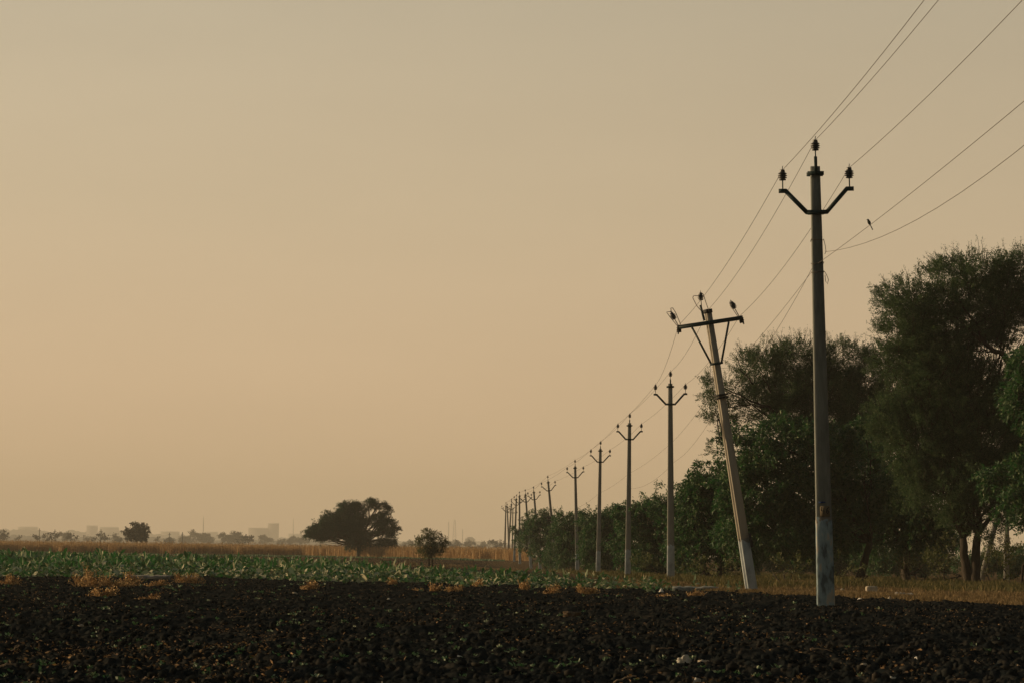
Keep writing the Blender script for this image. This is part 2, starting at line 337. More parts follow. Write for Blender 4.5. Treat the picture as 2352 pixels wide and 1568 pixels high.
def tree(name, label, cat, D, base, lobes, style, tr=.16, stems=1, group=None, scale_d=1.0, deep=1.0, wisp=0, forks=None, sparse=1.0, boughs=()):
    S = STY[style]; k = m2(D)
    bp_ = pt(base[0], base[1], D); bz = gz(bp_.x, bp_.y); B = np.array((bp_.x, bp_.y, bz))
    root = empty(name, B); tag(root, label, cat, group)
    crown = MB(); wood = MB()
    cen = []
    zmin = 1e9
    for lb in lobes:
        px, py, rx_, ry_ = lb[:4]; dd = lb[4] if len(lb) > 4 else 0
        c_ = np.array(pt(px, py, D)) + np.array((0, dd, 0)); r3 = np.array((rx_ * k, max(rx_ * k * .9, ry_ * k) * deep, ry_ * k)); cen.append((c_, r3))
    # fork point(s)
    top = np.mean([c_ for c_, r in cen], 0)
    low = min(c_[2] - r[2] for c_, r in cen)
    for s_ in range(stems):
        off = np.array((rng.normal(0, .25), rng.normal(0, .25), 0)) * (stems > 1)
        fork = B + off * 2 + np.array(((top[0] - B[0]) * .25 + off[0], (top[1] - B[1]) * .2, max(.3, (low - bz) * .9 + .25 * (top[2] - low))))
        if forks: fork = np.array(pt(*forks[s_ % len(forks)], D))
        p = curve(B + off * .4 - np.array((0, 0, .15)), fork, 8, .06); wood.tube(p - B, np.linspace(tr * 1.25, tr * .75, 8), 8)
        for q, (c_, r) in enumerate(cen):
            if q % stems != s_: continue
            p = curve(fork, c_, 8, .10, .04); wood.tube(p - B, np.linspace(tr * (.42 if len(lobes) > 6 else .6), tr * .13, 8), 6)
            for _ in range(int(5 + min(14, 4 * r[0]))):
                u = norm(rng.normal(size=3) + np.array((0, 0, .4))); e = c_ + u * r * rng.uniform(.6, .98)
                a = p[rng.integers(3, 8)]; wood.tube(curve(a, e, 6, .14) - B, np.linspace(tr * .13, max(.005, tr * .025), 6), 4, caps=False)
    for c_, r in cen:
        vol = 4.19 * r[0] * r[1] * r[2]; nt_ = max(6, int(vol * S["dens"] * scale_d * sparse))
        ncl = max(4, int(nt_ / 11)); uc = norm(rng.normal(size=(ncl, 3))); rc = rng.uniform(0, 1, ncl) ** .40
        ci = rng.integers(0, ncl, nt_); flat = .45 if S["up"] > .1 else .7
        uni = rng.uniform(size=nt_) < (.7 if style == 'far2' else .15); uu_ = norm(rng.normal(size=(nt_, 3))); ru = rng.uniform(0, 1, nt_) ** .45
        P = c_ + np.where(uni[:, None], uu_ * ru[:, None], uc[ci] * rc[ci][:, None]) * r + rng.normal(0, 1, (nt_, 3)) * np.array((1, 1, flat)) * S["tw"] * .36
        u = norm((P - c_) / r); rad = np.linalg.norm((P - c_) / r, axis=1)
        # gaps: leave out twigs where a coarse noise is low
        q = vnoise(P[:, 0] / (.5 * r[0] + .3) + 7 * c_[0], P[:, 2] / (.4 * r[2] + .3) + P[:, 1], 4)
        keep = (q > (0 if style == "far2" else .12 if style == "field" else .26 if r[0] > .6 else .05)) & (rad < 1.18); P = P[keep]; u = u[keep]; rad = rad[keep]; nt_ = len(P)
        if not nt_: continue
        d = norm(u * .9 + rng.normal(0, .5, (nt_, 3)) + np.array((0, 0, S["up"])))
        per = S["per"]; t = rng.uniform(0, 1, (nt_, per))
        tl = S["tw"] * rng.uniform(.5, 1.2, nt_) * min(1, .5 + r[0] / 2.5)
        dr = -0.25 * t[..., None] ** 2 * np.array((0, 0, 1)) * (S["up"] < .3)
        LP = P[:, None] + d[:, None] * t[..., None] * tl[:, None, None] + rng.normal(0, S["sp"] * min(1, .4 + r[0] / 2.5), (nt_, per, 3)) * (1.15 - t[..., None]) + dr * tl[:, None, None]
        LD = norm(d[:, None] * .7 + rng.normal(0, .6, (nt_, per, 3)) + np.array((0, 0, -.25 if S["up"] < .3 else .1)))
        leaves(crown, LP.reshape(-1, 3) - B, LD.reshape(-1, 3), S["ll"] * rng.uniform(.6, 1.25, nt_ * per), S["lw"] * rng.uniform(.7, 1.2, nt_ * per), up=(0, 0, 1.2) if S["up"] < .3 else None)
        if wisp:   # long thin shoots that break the outline
            nw = int(wisp * r[0] * r[2] * 6); uw = norm(rng.normal(size=(nw, 3)) + np.array((0, 0, .7)))
            for P0, u0 in zip(c_ + uw * r * .85, uw):
                ln = rng.uniform(.35, 1.0) * min(1, r[0]); e = P0 + norm(u0 + np.array((0, 0, .5)) + rng.normal(0, .3, 3)) * ln
                cv = curve(P0, e, 5, .1); wood.tube(cv - B, np.linspace(.012, .004, 5), 3, caps=False)
                m_ = 26; tt = rng.uniform(.2, 1, m_); pp = P0 + (e - P0) * tt[:, None] + rng.normal(0, .04, (m_, 3))
                leaves(crown, pp - B, rng.normal(size=(m_, 3)) + norm(e - P0) * .7, S["ll"] * .8, S["lw"] * .8)
    for bg_ in boughs:          # big limbs that show against the crown
        Pn = np.array([pt(a, b_, D - .9) for a, b_ in bg_[1:]]); tt = np.linspace(0, 1, 16); kk = np.linspace(0, 1, len(Pn))
        Pn = np.stack([np.interp(tt, kk, Pn[:, q]) for q in range(3)], 1) + rng.normal(0, .03, (16, 3)); wood.tube(Pn - B, np.linspace(bg_[0] * .25, bg_[0], 16), 6)
    wood.build("trunk", MT["bark"], root, True); crown.build("crown", MT[S["mat"]], root)
    return root

def z3(x, y): return ((1150 + x / 3.618) / 1.6964, (1900 + y / 3.618) / 1.6964)
def zl(ls, f, s): return [(*f(a, b_), c_ / s, d_ / s, *e_) for a, b_, c_, d_, *e_ in ls]
RG = "trees standing beside the pole line"
tree("acacia_tree", "tall feathery acacia at the right edge with a forked trunk, largest tree of the row", "tree", 98, (2235, 1345),
     [(2110, 705, 95, 55), (2085, 770, 70, 60), (2065, 835, 62, 48), (2040, 965, 50, 50), (2080, 1025, 60, 55), (2120, 1085, 60, 50), (2150, 785, 90, 55), (2075, 950, 60, 55), (2160, 930, 80, 60), (2230, 650, 105, 65), (2345, 645, 95, 52), (2200, 740, 110, 70), (2310, 730, 110, 80), (2150, 850, 95, 75), (2100, 900, 60, 60), (2230, 900, 120, 80), (2140, 1000, 105, 85), (2240, 1030, 120, 110),
      (2180, 1130, 105, 70), (2300, 960, 70, 60, 2), (2450, 705, 110, 88), (2480, 850, 120, 140), (2420, 1050, 110, 120), (2330, 1100, 90, 80), (2260, 1180, 80, 50)],
     "acacia", tr=.16, wisp=7, forks=[(2212, 1235), (2246, 1228)], stems=2, group=RG,
     boughs=[(.13, (2205, 690), (2240, 745), (2262, 790), (2300, 812), (2352, 865), (2430, 900)), (.06, (2140, 700), (2200, 735), (2255, 785)), (.05, (2230, 800), (2300, 812))])
tree("acacia_tree", "mid-sized feathery acacia behind the leaning pole with a branch reaching left past it", "tree", 122, (1900, 1322),
     [(1660, 895, 52, 36), (1650, 950, 38, 34), (1755, 860, 70, 62), (1835, 835, 80, 55), (1790, 925, 90, 55), (1930, 845, 85, 55), (1880, 920, 120, 75), (1990, 880, 70, 70), (2040, 960, 70, 80), (1960, 985, 100, 70), (1700, 985, 50, 36), (1650, 1035, 30, 14)],
     "acacia", tr=.15, wisp=7, forks=[(1880, 1080)], group=RG, scale_d=.85,
     boughs=[(.09, (1655, 885), (1707, 912), (1755, 931), (1810, 962), (1870, 1010)), (.05, (1660, 938), (1721, 929), (1770, 935)), (.035, (1690, 800), (1702, 850), (1730, 880)), (.03, (1700, 830), (1745, 850), (1770, 900))])
tree("leafy_tree", "dense dark green tree right behind the leaning pole and the nearest pole", "tree", 104, (1958, 1326),
     [(1720, 1040, 62, 58), (1800, 1030, 85, 60), (1890, 1050, 80, 60), (1690, 1120, 50, 60), (1770, 1120, 85, 70), (1870, 1140, 95, 80), (1980, 1100, 80, 90), (1700, 1210, 60, 60), (1790, 1215, 85, 60), (1900, 1225, 90, 50), (1960, 1190, 60, 50), (1990, 1010, 60, 40)],
     "lush", tr=.13, stems=2, group=RG)
tree("leafy_tree", "shaded dark tree with a leaning bare trunk between the nearest pole and the large acacia", "tree", 110, (2082, 1322),
     [(2060, 1090, 70, 80), (2130, 1160, 80, 70), (2050, 1190, 75, 65), (2000, 1215, 55, 45), (2100, 1230, 70, 32), (2180, 1215, 60, 28)],
     "lush", tr=.15, group=RG)
tree("leafy_tree", "bright green leafy tree cut off by the right frame edge, on thin bare stems", "tree", 92, (2345, 1338),
     [(2310, 1115, 62, 36), (2370, 1080, 70, 50), (2350, 1170, 60, 36), (2420, 1180, 80, 60), (2345, 835, 30, 46), (2400, 900, 70, 110), (2430, 1020, 70, 80)],
     "lush", tr=.035, stems=3, group=RG)
HG = "bushy trees along the pole line"
tree("hedge_tree", "tall round green tree left of the leaning pole", "tree", 114, (1650, 1320),
     [(1640, 1120, 62, 58), (1600, 1130, 52, 44), (1690, 1100, 40, 40), (1590, 1200, 65, 60), (1670, 1200, 70, 70), (1620, 1265, 80, 42), (1700, 1270, 50, 40)], "lush", tr=.10, stems=2, group=HG, wisp=.8)
tree("hedge_tree", "green tree behind the third pole, second tallest of the low trees", "tree", 143, (1510, 1316),
     [(1500, 1165, 48, 36), (1545, 1160, 40, 44), (1455, 1192, 42, 36), (1446, 1174, 24, 13, -13), (1520, 1220, 62, 50), (1460, 1240, 55, 44), (1550, 1255, 50, 50), (1500, 1280, 70, 30)], "lush", tr=.09, stems=2, group=HG, wisp=.8)
tree("hedge_tree", "brownish green tree between the fourth and fifth pole", "tree", 177, (1400, 1308),
     [(1408, 1195, 40, 30), (1370, 1200, 40, 30), (1430, 1230, 46, 44), (1385, 1245, 48, 44), (1420, 1280, 55, 26), (1360, 1275, 42, 30)], "lush", tr=.09, stems=2, group=HG, wisp=1)
tree("hedge_tree", "low bushy tree behind the sixth pole", "tree", 207, (1330, 1306),
     [(1345, 1205, 36, 30), (1305, 1200, 34, 28), (1290, 1235, 34, 32), (1335, 1250, 44, 40), (1300, 1275, 44, 26)], "lush", tr=.09, stems=2, group=HG, wisp=.8)
tree("hedge_tree", "hazy bushy tree around the seventh pole", "tree", 243, (1262, 1300),
     [(1265, 1195, 26, 22), (1235, 1190, 24, 20), (1268, 1225, 34, 26), (1262, 1216, 14, 8, -20), (1240, 1222, 30, 24), (1262, 1260, 36, 34), (1240, 1262, 24, 22)], "lush", tr=.09, stems=2, group=HG, wisp=.5)
tree("hedge_tree", "farthest small bushy tree of the pole line, half hiding the thin far poles", "tree", 284, (1222, 1296),
     [(1218, 1205, 24, 18), (1196, 1212, 16, 10), (1200, 1243, 20, 18), (1222, 1235, 24, 26), (1196, 1232, 10, 8, -22), (1228, 1258, 18, 16), (1190, 1230, 12, 9)], "lush", tr=.08, group=HG, wisp=.4)
tree("background_tree", "dark bluish tree in the shade beyond the gap left of the forked trunk", "tree", 165, (2120, 1312),
     [(2110, 1255, 50, 45), (2060, 1270, 60, 40), (2160, 1240, 45, 35), (2140, 1285, 55, 26), (2010, 1270, 50, 40)], "lush", tr=.12, group="trees beyond the row")
tree("background_tree", "shaded bushes far behind the nearest pole, filling the gap under the leafy trees", "tree", 175, (1930, 1312),
     [(1900, 1270, 70, 36), (1830, 1265, 70, 40), (1960, 1280, 50, 30), (1760, 1270, 60, 38), (1880, 1240, 80, 36)], "lush", tr=.12, stems=3, group="trees beyond the row")
tree("background_tree", "low dense scrub far behind the right frame edge trees", "tree", 160, (2300, 1314),
     [(2230, 1290, 60, 18), (2310, 1292, 60, 18), (2380, 1285, 60, 26), (2450, 1275, 70, 34)], "lush", tr=.08, stems=3, group="trees beyond the row")
UG = "undergrowth shrubs below the trees"
for i_, (lab, D, bx, by, ls) in enumerate([
    ("sparse leafy shrub left of the forked acacia trunk", 100, 2170, 1335, [(2165, 1285, 40, 40), (2185, 1255, 26, 30), (2140, 1300, 30, 28)]),
    ("tall thin shrub between the forked trunk and the right frame edge", 99, 2290, 1335, [(2290, 1290, 46, 40), (2320, 1260, 30, 40), (2270, 1262, 22, 28)]),
    ("dark low bush in the shade under the leafy trees", 104, 2100, 1330, [(2100, 1300, 48, 26), (2060, 1295, 30, 24), (2135, 1300, 34, 22)]),
    ("small green shrub just right of the nearest pole", 95, 1935, 1342, [(1935, 1305, 26, 26), (1960, 1318, 30, 18)]),
    ("low shrub in the dry grass between the leaning and the nearest pole", 98, 1810, 1338, [(1805, 1305, 40, 24), (1845, 1300, 30, 26)]),
    ("weedy shrub in the grass just left of the leaning pole", 102, 1660, 1330, [(1650, 1300, 42, 20), (1690, 1305, 30, 18)]),
    ("leafy shrub right of the third pole", 112, 1580, 1325, [(1580, 1295, 32, 20), (1610, 1300, 22, 14)]),
    ("shrub half behind the third and the fourth pole", 122, 1490, 1320, [(1490, 1296, 34, 18), (1465, 1300, 20, 14)]),
    ]):
    tree("shrub", lab, "shrub", D, (bx, by), ls, "shrub", tr=.03, stems=3, group=UG)
tree("field_tree", "big spreading dark tree alone in the dry field, taller than anything around", "tree", 372, z3(905, 968),
     zl([(760, 270, 150, 60), (900, 300, 120, 70), (1050, 215, 110, 50), (1180, 240, 100, 50), (1260, 300, 75, 80), (700, 330, 110, 60), (450, 400, 80, 60), (620, 450, 170, 80), (430, 480, 120, 70), (290, 500, 70, 40), (330, 590, 130, 70), (180, 645, 95, 26), (110, 668, 50, 14), (300, 640, 120, 60), (420, 640, 120, 70), (250, 680, 60, 40), (350, 740, 50, 45),
         (560, 570, 180, 80), (830, 470, 170, 90), (830, 620, 170, 110), (960, 420, 90, 80), (780, 760, 90, 75), (930, 770, 130, 85), (1010, 700, 90, 90), (1180, 450, 120, 80), (1300, 540, 130, 90), (1390, 590, 90, 60), (1240, 640, 90, 80), (1330, 730, 100, 90), (1230, 800, 130, 60), (1350, 820, 80, 30), (1350, 395, 38, 22), (1080, 830, 130, 30), (500, 690, 70, 40)], z3, 6.138),
     "field", tr=.34, wisp=.0, forks=[z3(930, 800)])
tree("small_tree", "small airy bush-like tree standing alone right of the big field tree", "tree", 190, z3(1895, 1075),
     zl([(1860, 650, 90, 55), (1960, 680, 90, 50), (1770, 720, 80, 55), (1890, 740, 110, 60), (2050, 740, 100, 70), (2110, 750, 55, 45), (1990, 820, 110, 60), (2100, 830, 60, 30), (1750, 790, 60, 35), (1880, 840, 100, 60), (1940, 910, 60, 50), (1860, 905, 120, 60), (1960, 950, 90, 50), (1880, 985, 70, 45), (1790, 860, 80, 50), (2020, 895, 80, 50), (1730, 800, 70, 45), (1720, 740, 60, 40), (2130, 800, 55, 45), (1880, 620, 60, 35)], z3, 6.138),
     "bushy", tr=.05, stems=3, wisp=1.5, forks=[z3(1880, 880), z3(1925, 880), z3(1900, 860)], sparse=1.0)
def z1(x, y, ox=0): return ((ox + x / 3.92) / 1.6964, (1950 + y / 3.92) / 1.6964)
S1 = 3.92 * 1.6964
tree("round_tree", "dark rounded tree alone on the horizon behind the dry field at left", "tree", 640, (*z1(2090, 620),),
     zl([(2050, 370, 55, 45), (2170, 410, 75, 60), (2230, 440, 45, 60), (2080, 470, 110, 80), (1965, 460, 50, 45), (1890, 480, 26, 24), (2150, 530, 90, 70), (2020, 550, 85, 50), (2190, 570, 50, 40), (1960, 520, 45, 40)], z1, S1), "far2", tr=.3)
FT = "hazy trees beyond the dry field"
def ztree(lab, ox, D, ls, base):
    f_ = lambda x, y: z1(x, y, ox)
    q = f_(*base); gy_ = 784 + 491 + (q[0] - 1176) * .0135 + .43 / D * FPX
    tree("distant_tree", lab, "tree", D, (q[0], gy_), zl(ls, f_, S1), "far", tr=.25, group=FT)
ztree("hazy tree clump at the very left edge of the frame", 0, 1300, [(50, 540, 80, 50), (140, 560, 50, 30), (0, 530, 60, 45)], (60, 600))
ztree("tiny hazy bush second from the left frame edge", 0, 1400, [(282, 555, 32, 24)], (282, 600))
ztree("low hazy clump under the leftmost thin post", 0, 1300, [(520, 555, 28, 34), (565, 545, 24, 36), (620, 555, 50, 26)], (570, 600))
ztree("pointed hazy tree just left of the second thin post", 0, 1200, [(780, 510, 38, 40), (770, 555, 45, 35), (850, 530, 20, 45)], (790, 600))
ztree("wide pale hazy tree between the second thin post and its dark neighbour", 0, 1900, [(950, 545, 70, 45), (1020, 540, 60, 40)], (980, 600))
ztree("small dark hazy tree right of the wide pale one", 0, 1250, [(1085, 560, 55, 38), (1070, 540, 22, 26)], (1085, 600))
ztree("faint low hazy tree left of the pointed trio", 0, 2000, [(1360, 570, 55, 30)], (1360, 600))
ztree("trio of narrow pointed hazy crowns around a thin post", 0, 1200, [(1462, 555, 24, 45), (1530, 530, 42, 62), (1585, 560, 30, 38)], (1525, 610))
ztree("soft hazy shrub tree just left of the dark rounded tree", 0, 1700, [(1750, 570, 75, 38), (1780, 550, 40, 35)], (1750, 610))
ztree("low hazy bush just right of the dark rounded tree", 600, 1700, [(60, 600, 60, 22), (200, 595, 90, 20)], (120, 630))
ztree("pale hazy tree with a flat top under the tall thin mast", 600, 2300, [(590, 500, 65, 34), (730, 540, 120, 45), (500, 580, 100, 38), (800, 580, 90, 45)], (650, 640))
ztree("long hazy thicket between the tall mast and the pale factory", 600, 2000, [(1080, 550, 80, 55), (1230, 520, 70, 40), (1180, 580, 130, 45), (1330, 570, 70, 45)], (1180, 640))
ztree("darker hazy thicket just below the pale factory", 600, 1350, [(1440, 585, 90, 42), (1520, 590, 50, 35), (1340, 600, 50, 30)], (1440, 640))
ztree("faint hazy tree below the tall block of the factory", 600, 2400, [(1660, 580, 70, 40), (1780, 600, 60, 32)], (1700, 640))
ztree("faint low trees left of the big spreading tree", 600, 2300, [(2000, 620, 110, 22), (2150, 590, 80, 40), (2280, 600, 80, 40)], (2100, 650))
ztree("pale hazy tree between the big spreading tree and the small airy one", 1500, 2000, [(370, 640, 55, 28), (270, 660, 50, 20)], (320, 690))
ztree("hazy rounded tree below the two thin masts", 1500, 1900, [(1060, 650, 80, 38), (1000, 660, 50, 30), (1130, 665, 50, 28)], (1070, 700))
ztree("hazy rounded tree below the shortest mast", 1500, 2000, [(1300, 660, 75, 32)], (1300, 700))
ztree("very pale tall tree behind the one below the shortest mast", 1500, 5200, [(1300, 600, 70, 40)], (1300, 700))
ztree("pale hazy tree left of the darkest one by the pole line", 1500, 2100, [(1550, 665, 75, 36), (1480, 680, 50, 25)], (1540, 705))
ztree("darkest hazy tree directly left of the last poles", 1500, 1500, [(1710, 645, 65, 42), (1780, 670, 60, 32), (1660, 670, 40, 30)], (1720, 705))
# one mass of far-off woodland in the haze
def wood_mass(name, D, y_of, amp, step, seed, lab):
    mb = MB(); xs = np.arange(-700, 3300, step); P = []
    for q in range(3):
        top = np.array([max(2.0, CAMZ + (1275 + (x_ - 1176) * .0135 - y_of(x_) + amp * (vnoise(np.array(x_ / 23.), np.array(q * 9.), seed) + .6 * vnoise(np.array(x_ / 7.), np.array(q * 5.), seed + 1) - .8)) * m2(D)) for x_ in xs])
        X_ = (xs - 1176) * m2(D); Y_ = np.full(len(xs), D + q * 60.)
        lo = np.stack([X_, Y_ - 15, np.full(len(xs), .2)], 1); mi = np.stack([X_, Y_ - 12, top * .7], 1); hi = np.stack([X_, Y_, top], 1); ba = np.stack([X_, Y_ + 15, np.full(len(xs), .2)], 1)
        v = np.concatenate([lo, mi, hi, ba]); k = len(xs); i = np.arange(k - 1)
        mb.add(v, np.concatenate([np.stack([r_ * k + i, r_ * k + i + 1, (r_ + 1) * k + i + 1, (r_ + 1) * k + i], 1) for r_ in range(3)]))
    tag(mb.build(name, MT["farleaf"]), lab, "woodland", kind="stuff")
wood_mass("far_woodland", 4200, lambda x: np.interp(x, [0, 300, 700, 1200, 1500, 3000], [1231, 1236, 1245, 1252, 1262, 1290]), 9, 6, 51, "hazy belt of far-off trees low on the horizon")
wood_mass("faint_woodland", 7200, lambda x: np.interp(x, [0, 200, 600, 1200, 1500, 3000], [1219, 1221, 1236, 1249, 1262, 1290]), 10, 6, 71, "faintest belt of trees at the very edge of the haze")

# ------------------------------------------------------------------ buildings, masts and posts in the haze
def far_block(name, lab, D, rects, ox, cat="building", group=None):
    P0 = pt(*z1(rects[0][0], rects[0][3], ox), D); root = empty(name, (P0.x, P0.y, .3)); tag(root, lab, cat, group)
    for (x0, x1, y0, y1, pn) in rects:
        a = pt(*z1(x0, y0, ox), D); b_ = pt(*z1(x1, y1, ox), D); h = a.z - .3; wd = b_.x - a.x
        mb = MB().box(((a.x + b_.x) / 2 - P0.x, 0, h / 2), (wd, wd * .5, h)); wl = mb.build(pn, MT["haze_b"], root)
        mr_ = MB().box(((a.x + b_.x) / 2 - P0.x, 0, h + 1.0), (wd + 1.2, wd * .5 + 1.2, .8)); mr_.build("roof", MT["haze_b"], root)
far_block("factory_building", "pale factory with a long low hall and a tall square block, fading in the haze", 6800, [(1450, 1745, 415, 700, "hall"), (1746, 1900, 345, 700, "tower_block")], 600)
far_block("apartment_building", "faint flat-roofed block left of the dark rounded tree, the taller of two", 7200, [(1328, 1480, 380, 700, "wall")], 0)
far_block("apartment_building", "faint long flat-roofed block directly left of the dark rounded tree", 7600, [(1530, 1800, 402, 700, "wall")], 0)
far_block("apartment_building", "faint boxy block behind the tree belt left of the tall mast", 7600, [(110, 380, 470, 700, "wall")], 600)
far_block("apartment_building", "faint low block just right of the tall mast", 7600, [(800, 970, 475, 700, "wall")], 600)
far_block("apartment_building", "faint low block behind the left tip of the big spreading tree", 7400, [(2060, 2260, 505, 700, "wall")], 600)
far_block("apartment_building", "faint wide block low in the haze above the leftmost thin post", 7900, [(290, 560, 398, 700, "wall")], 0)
def mast(lab, D, ox, x, y0, lattice=0, group="thin masts in the haze"):
    T_ = pt(*z1(x, y0, ox), D); H = T_.z - .3; root = empty("radio_mast", (T_.x, T_.y, .3)); tag(root, lab, "mast", group)
    w0 = lattice or .9; k = 14
    for sx in (-1, 1):
        for sy in (-1, 1): MB().tube([(sx * w0, sy * w0, 0), (sx * w0 * .25, sy * w0 * .25, H)], [.28, .18], 4).build("leg", MT["steel"], root)
    mb = MB()
    for q in range(k):
        a = 1 - .75 * q / k; c_ = 1 - .75 * (q + 1) / k
        for sy in (-1, 1):
            mb.tube([(-w0 * a, sy * w0 * a, H * q / k), (w0 * c_, sy * w0 * c_, H * (q + 1) / k)], .14, 4); mb.tube([(w0 * a, sy * w0 * a, H * q / k), (-w0 * c_, sy * w0 * c_, H * (q + 1) / k)], .14, 4)
    mb.build("bracing", MT["steel"], root)
    MB().tube([(0, 0, H), (0, 0, H * 1.06)], .12, 4).build("antenna", MT["steel"], root)
mast("tall thin mast rising over the hazy trees left of the factory", 5200, 600, 757, 245)
mast("thin mast just left of the big spreading tree", 6000, 600, 2130, 275)
mast("thin mast left of the wide lattice tower, right of the small airy tree", 5000, 1500, 975, 320)
mast("wide lattice tower, tallest thing in the haze right of the small airy tree", 5000, 1500, 1065, 290, lattice=4.5)
mast("shortest of the three masts right of the small airy tree", 5000, 1500, 1187, 435)
for lab, ox, x, y0, D in [("leftmost thin post in the haze", 0, 603, 418, 1100), ("thin post beside the pointed hazy tree", 0, 840, 432, 1100), ("thin post rising out of the pointed trio of trees", 0, 1543, 430, 1100),
                          ("thin post right of the dark rounded tree", 600, 238, 482, 1100), ("thin post standing left of the flat-topped hazy tree", 600, 435, 474, 1100)]:
    T_ = pt(*z1(x, y0, ox), D); root = empty("far_post", (T_.x, T_.y, gz(T_.x, T_.y))); H = T_.z - root.location.z
    tag(root, lab, "utility pole", "thin posts far beyond the field")
    MB().box((0, 0, H / 2), (.42, .3, H), taper=.6).build("shaft", MT["darkcon"], root)
    MB().box((0, -.16, H * .9), (1.3, .1, .14)).build("crossarm", MT["steel"], root)

# ------------------------------------------------------------------ poles
def shaft_mesh(mb, z0, z1_, ibeam=False, proud=0):
    def wd(z): return .275 + (.152 - .275) * z / PH + proud
    zs = np.linspace(z0, z1_, 9)
    for a, b_ in [(zs[q], zs[q + 1]) for q in range(8)] if not ibeam else [(z0, z1_)]:
        V = []
        for z in (a, b_):
            w_ = wd(z) / 2; d_ = .075 + (.055 - .075) * z / PH + proud / 2; c_ = .012
            if ibeam and z > 0:
                f_ = .035; q_ = .05      # two flanges and a web, channels on the narrow sides
                prof = [(-w_, -d_), (w_, -d_), (w_, -d_ + f_), (w_ - q_, -d_ + f_ + .015), (w_ - q_, d_ - f_ - .015), (w_, d_ - f_), (w_, d_), (-w_, d_), (-w_, d_ - f_), (-w_ + q_, d_ - f_ - .015), (-w_ + q_, -d_ + f_ + .015), (-w_, -d_ + f_)]
            elif ibeam: prof = None
            else: prof = [(-w_ + c_, -d_), (w_ - c_, -d_), (w_, -d_ + c_), (w_, d_ - c_), (w_ - c_, d_), (-w_ + c_, d_), (-w_, d_ - c_), (-w_, -d_ + c_)]
            V.append([(x_, y_, z) for x_, y_ in prof])
        k = len(V[0]); f = [(q, (q + 1) % k, k + (q + 1) % k, k + q) for q in range(k)]
        mb.add(V[0] + V[1], f)
        if b_ == zs[-1] or ibeam: mb.f.append(np.array([np.arange(k)]) + mb.n - k)
    return mb
INS = [(.012, .0), (.055, .0), (.058, .015), (.035, .03), (.072, .036), (.074, .044), (.042, .062), (.076, .070), (.078, .078), (.044, .096), (.072, .104), (.073, .112), (.04, .13), (.045, .145), (.038, .158), (.042, .17), (.02, .178), (.0, .178)]
def insulator(root, x, y, z, pinlen=.14, tilt=0, s=1.0, drop=.07):
    r3 = Matrix.Rotation(tilt, 3, 'Y'); o_ = Vector((x, y, z))
    top = o_ + r3 @ Vector((0, 0, pinlen))
    ins = MB().lathe(np.array(INS) * s, top, 14, r3).build("insulator", MT["porcelain"], root, True)
    pin = MB().tube([o_ - r3 @ Vector((0, 0, drop)), top, top + r3 @ Vector((0, 0, .17 * s)), top + r3 @ Vector((.006, 0, .235 * s))], [.011 * s, .011 * s, .008, .006], 6)
    pin.build("pin", MT["steel"], ins)
    return top + r3 @ Vector((0, 0, .165 * s))
ARMZ = 6.37
def vbracket(mb, z=ARMZ, fy=-.085):
    h = .034
    up = [(-.60, .355), (-.50, .355), (-.165, 0), (.165, 0), (.50, .375), (.60, .375)]
    for (x0, z0), (x1, z1_) in zip(up[:-1], up[1:]):
        a = np.array((x0, z0)); b_ = np.array((x1, z1_)); t = (b_ - a) / np.linalg.norm(b_ - a); n_ = np.array((-t[1], t[0])) * h; e_ = t * .012
        q = [a - n_ - e_, b_ - n_ + e_, b_ + n_ + e_, a + n_ - e_]
        mb.prism([(p_[0], z + p_[1]) for p_ in q], fy - .02 - .001 * abs(x0), fy + .02 + .001 * abs(x0))
    return mb
def pole_things(label, bands=True):
    root = empty("electric_pole"); tag(root, label, "utility pole", "electricity poles in one line")
    shaft_mesh(MB(), 1.3, PH).build("shaft", MT["concrete"], root)
    shaft_mesh(MB(), -.4, 1.3, proud=.006).build("painted_base", MT["paint"], root)
    arm = vbracket(MB()); arm.box((0, .075, ARMZ), (.26, .02, .05)); arm.box((-.14, -.01, ARMZ), (.012, .17, .04)); arm.box((.14, -.01, ARMZ), (.012, .17, .04))
    arm.build("crossarm", MT["steel"], root)
    tb = MB().box((0, -.075, 7.01), (.265, .03, .062)); tb.box((0, .075, 7.01), (.265, .03, .062)); tb.box((0, -.105, 7.13), (.05, .03, .30))
    tb.tube([(-.115, -.09, 7.01), (-.115, .09, 7.01)], .01); tb.tube([(.115, -.09, 7.01), (.115, .09, 7.01)], .01)
    tb.build("top_bracket", MT["steel"], root)
    tops = [insulator(root, -.545, -.085, ARMZ + .39), insulator(root, 0, -.105, 7.28, .10, drop=.02), insulator(root, .545, -.085, ARMZ + .41)]
    return root, tops
def place(root, B, T):
    d = (T - B).normalized(); q = Vector((0, 0, 1)).rotation_difference(d); root.rotation_mode = 'QUATERNION'; root.rotation_quaternion = q; root.location = B
ordinal = ["nearest", None, "third", "fourth", "fifth", "sixth", "seventh", "eighth", "ninth", "tenth", "eleventh", "twelfth", "thirteenth", "last"]
proto, tops = pole_things("third pole of the line, upright, standing in grass right behind the crop end")
note_kids(proto); att = {}
labs = {2: None, 3: "fourth pole of the line, half covered by a leafy branch", 4: "fifth pole of the line, in front of the brownish green tree", 5: "sixth pole of the line, with its top pin bent to the right",
        6: "seventh pole of the line, leaning left with a dark lump below its arms", 7: "eighth pole of the line, leaning left with a sunlit left edge", 8: "ninth pole of the line, leaning slightly, passing through the far small tree", 9: "tenth pole of the line, upright behind the farthest small bushy tree",
        10: "eleventh pole of the line, leaning slightly right, white foot showing against the dry field", 11: "twelfth pole of the line, leaning right, its foot hidden by the dry crop", 12: "leftmost of all the poles, hazy, its foot behind the dry crop", 13: "thin far pole crossing the leftmost one"}
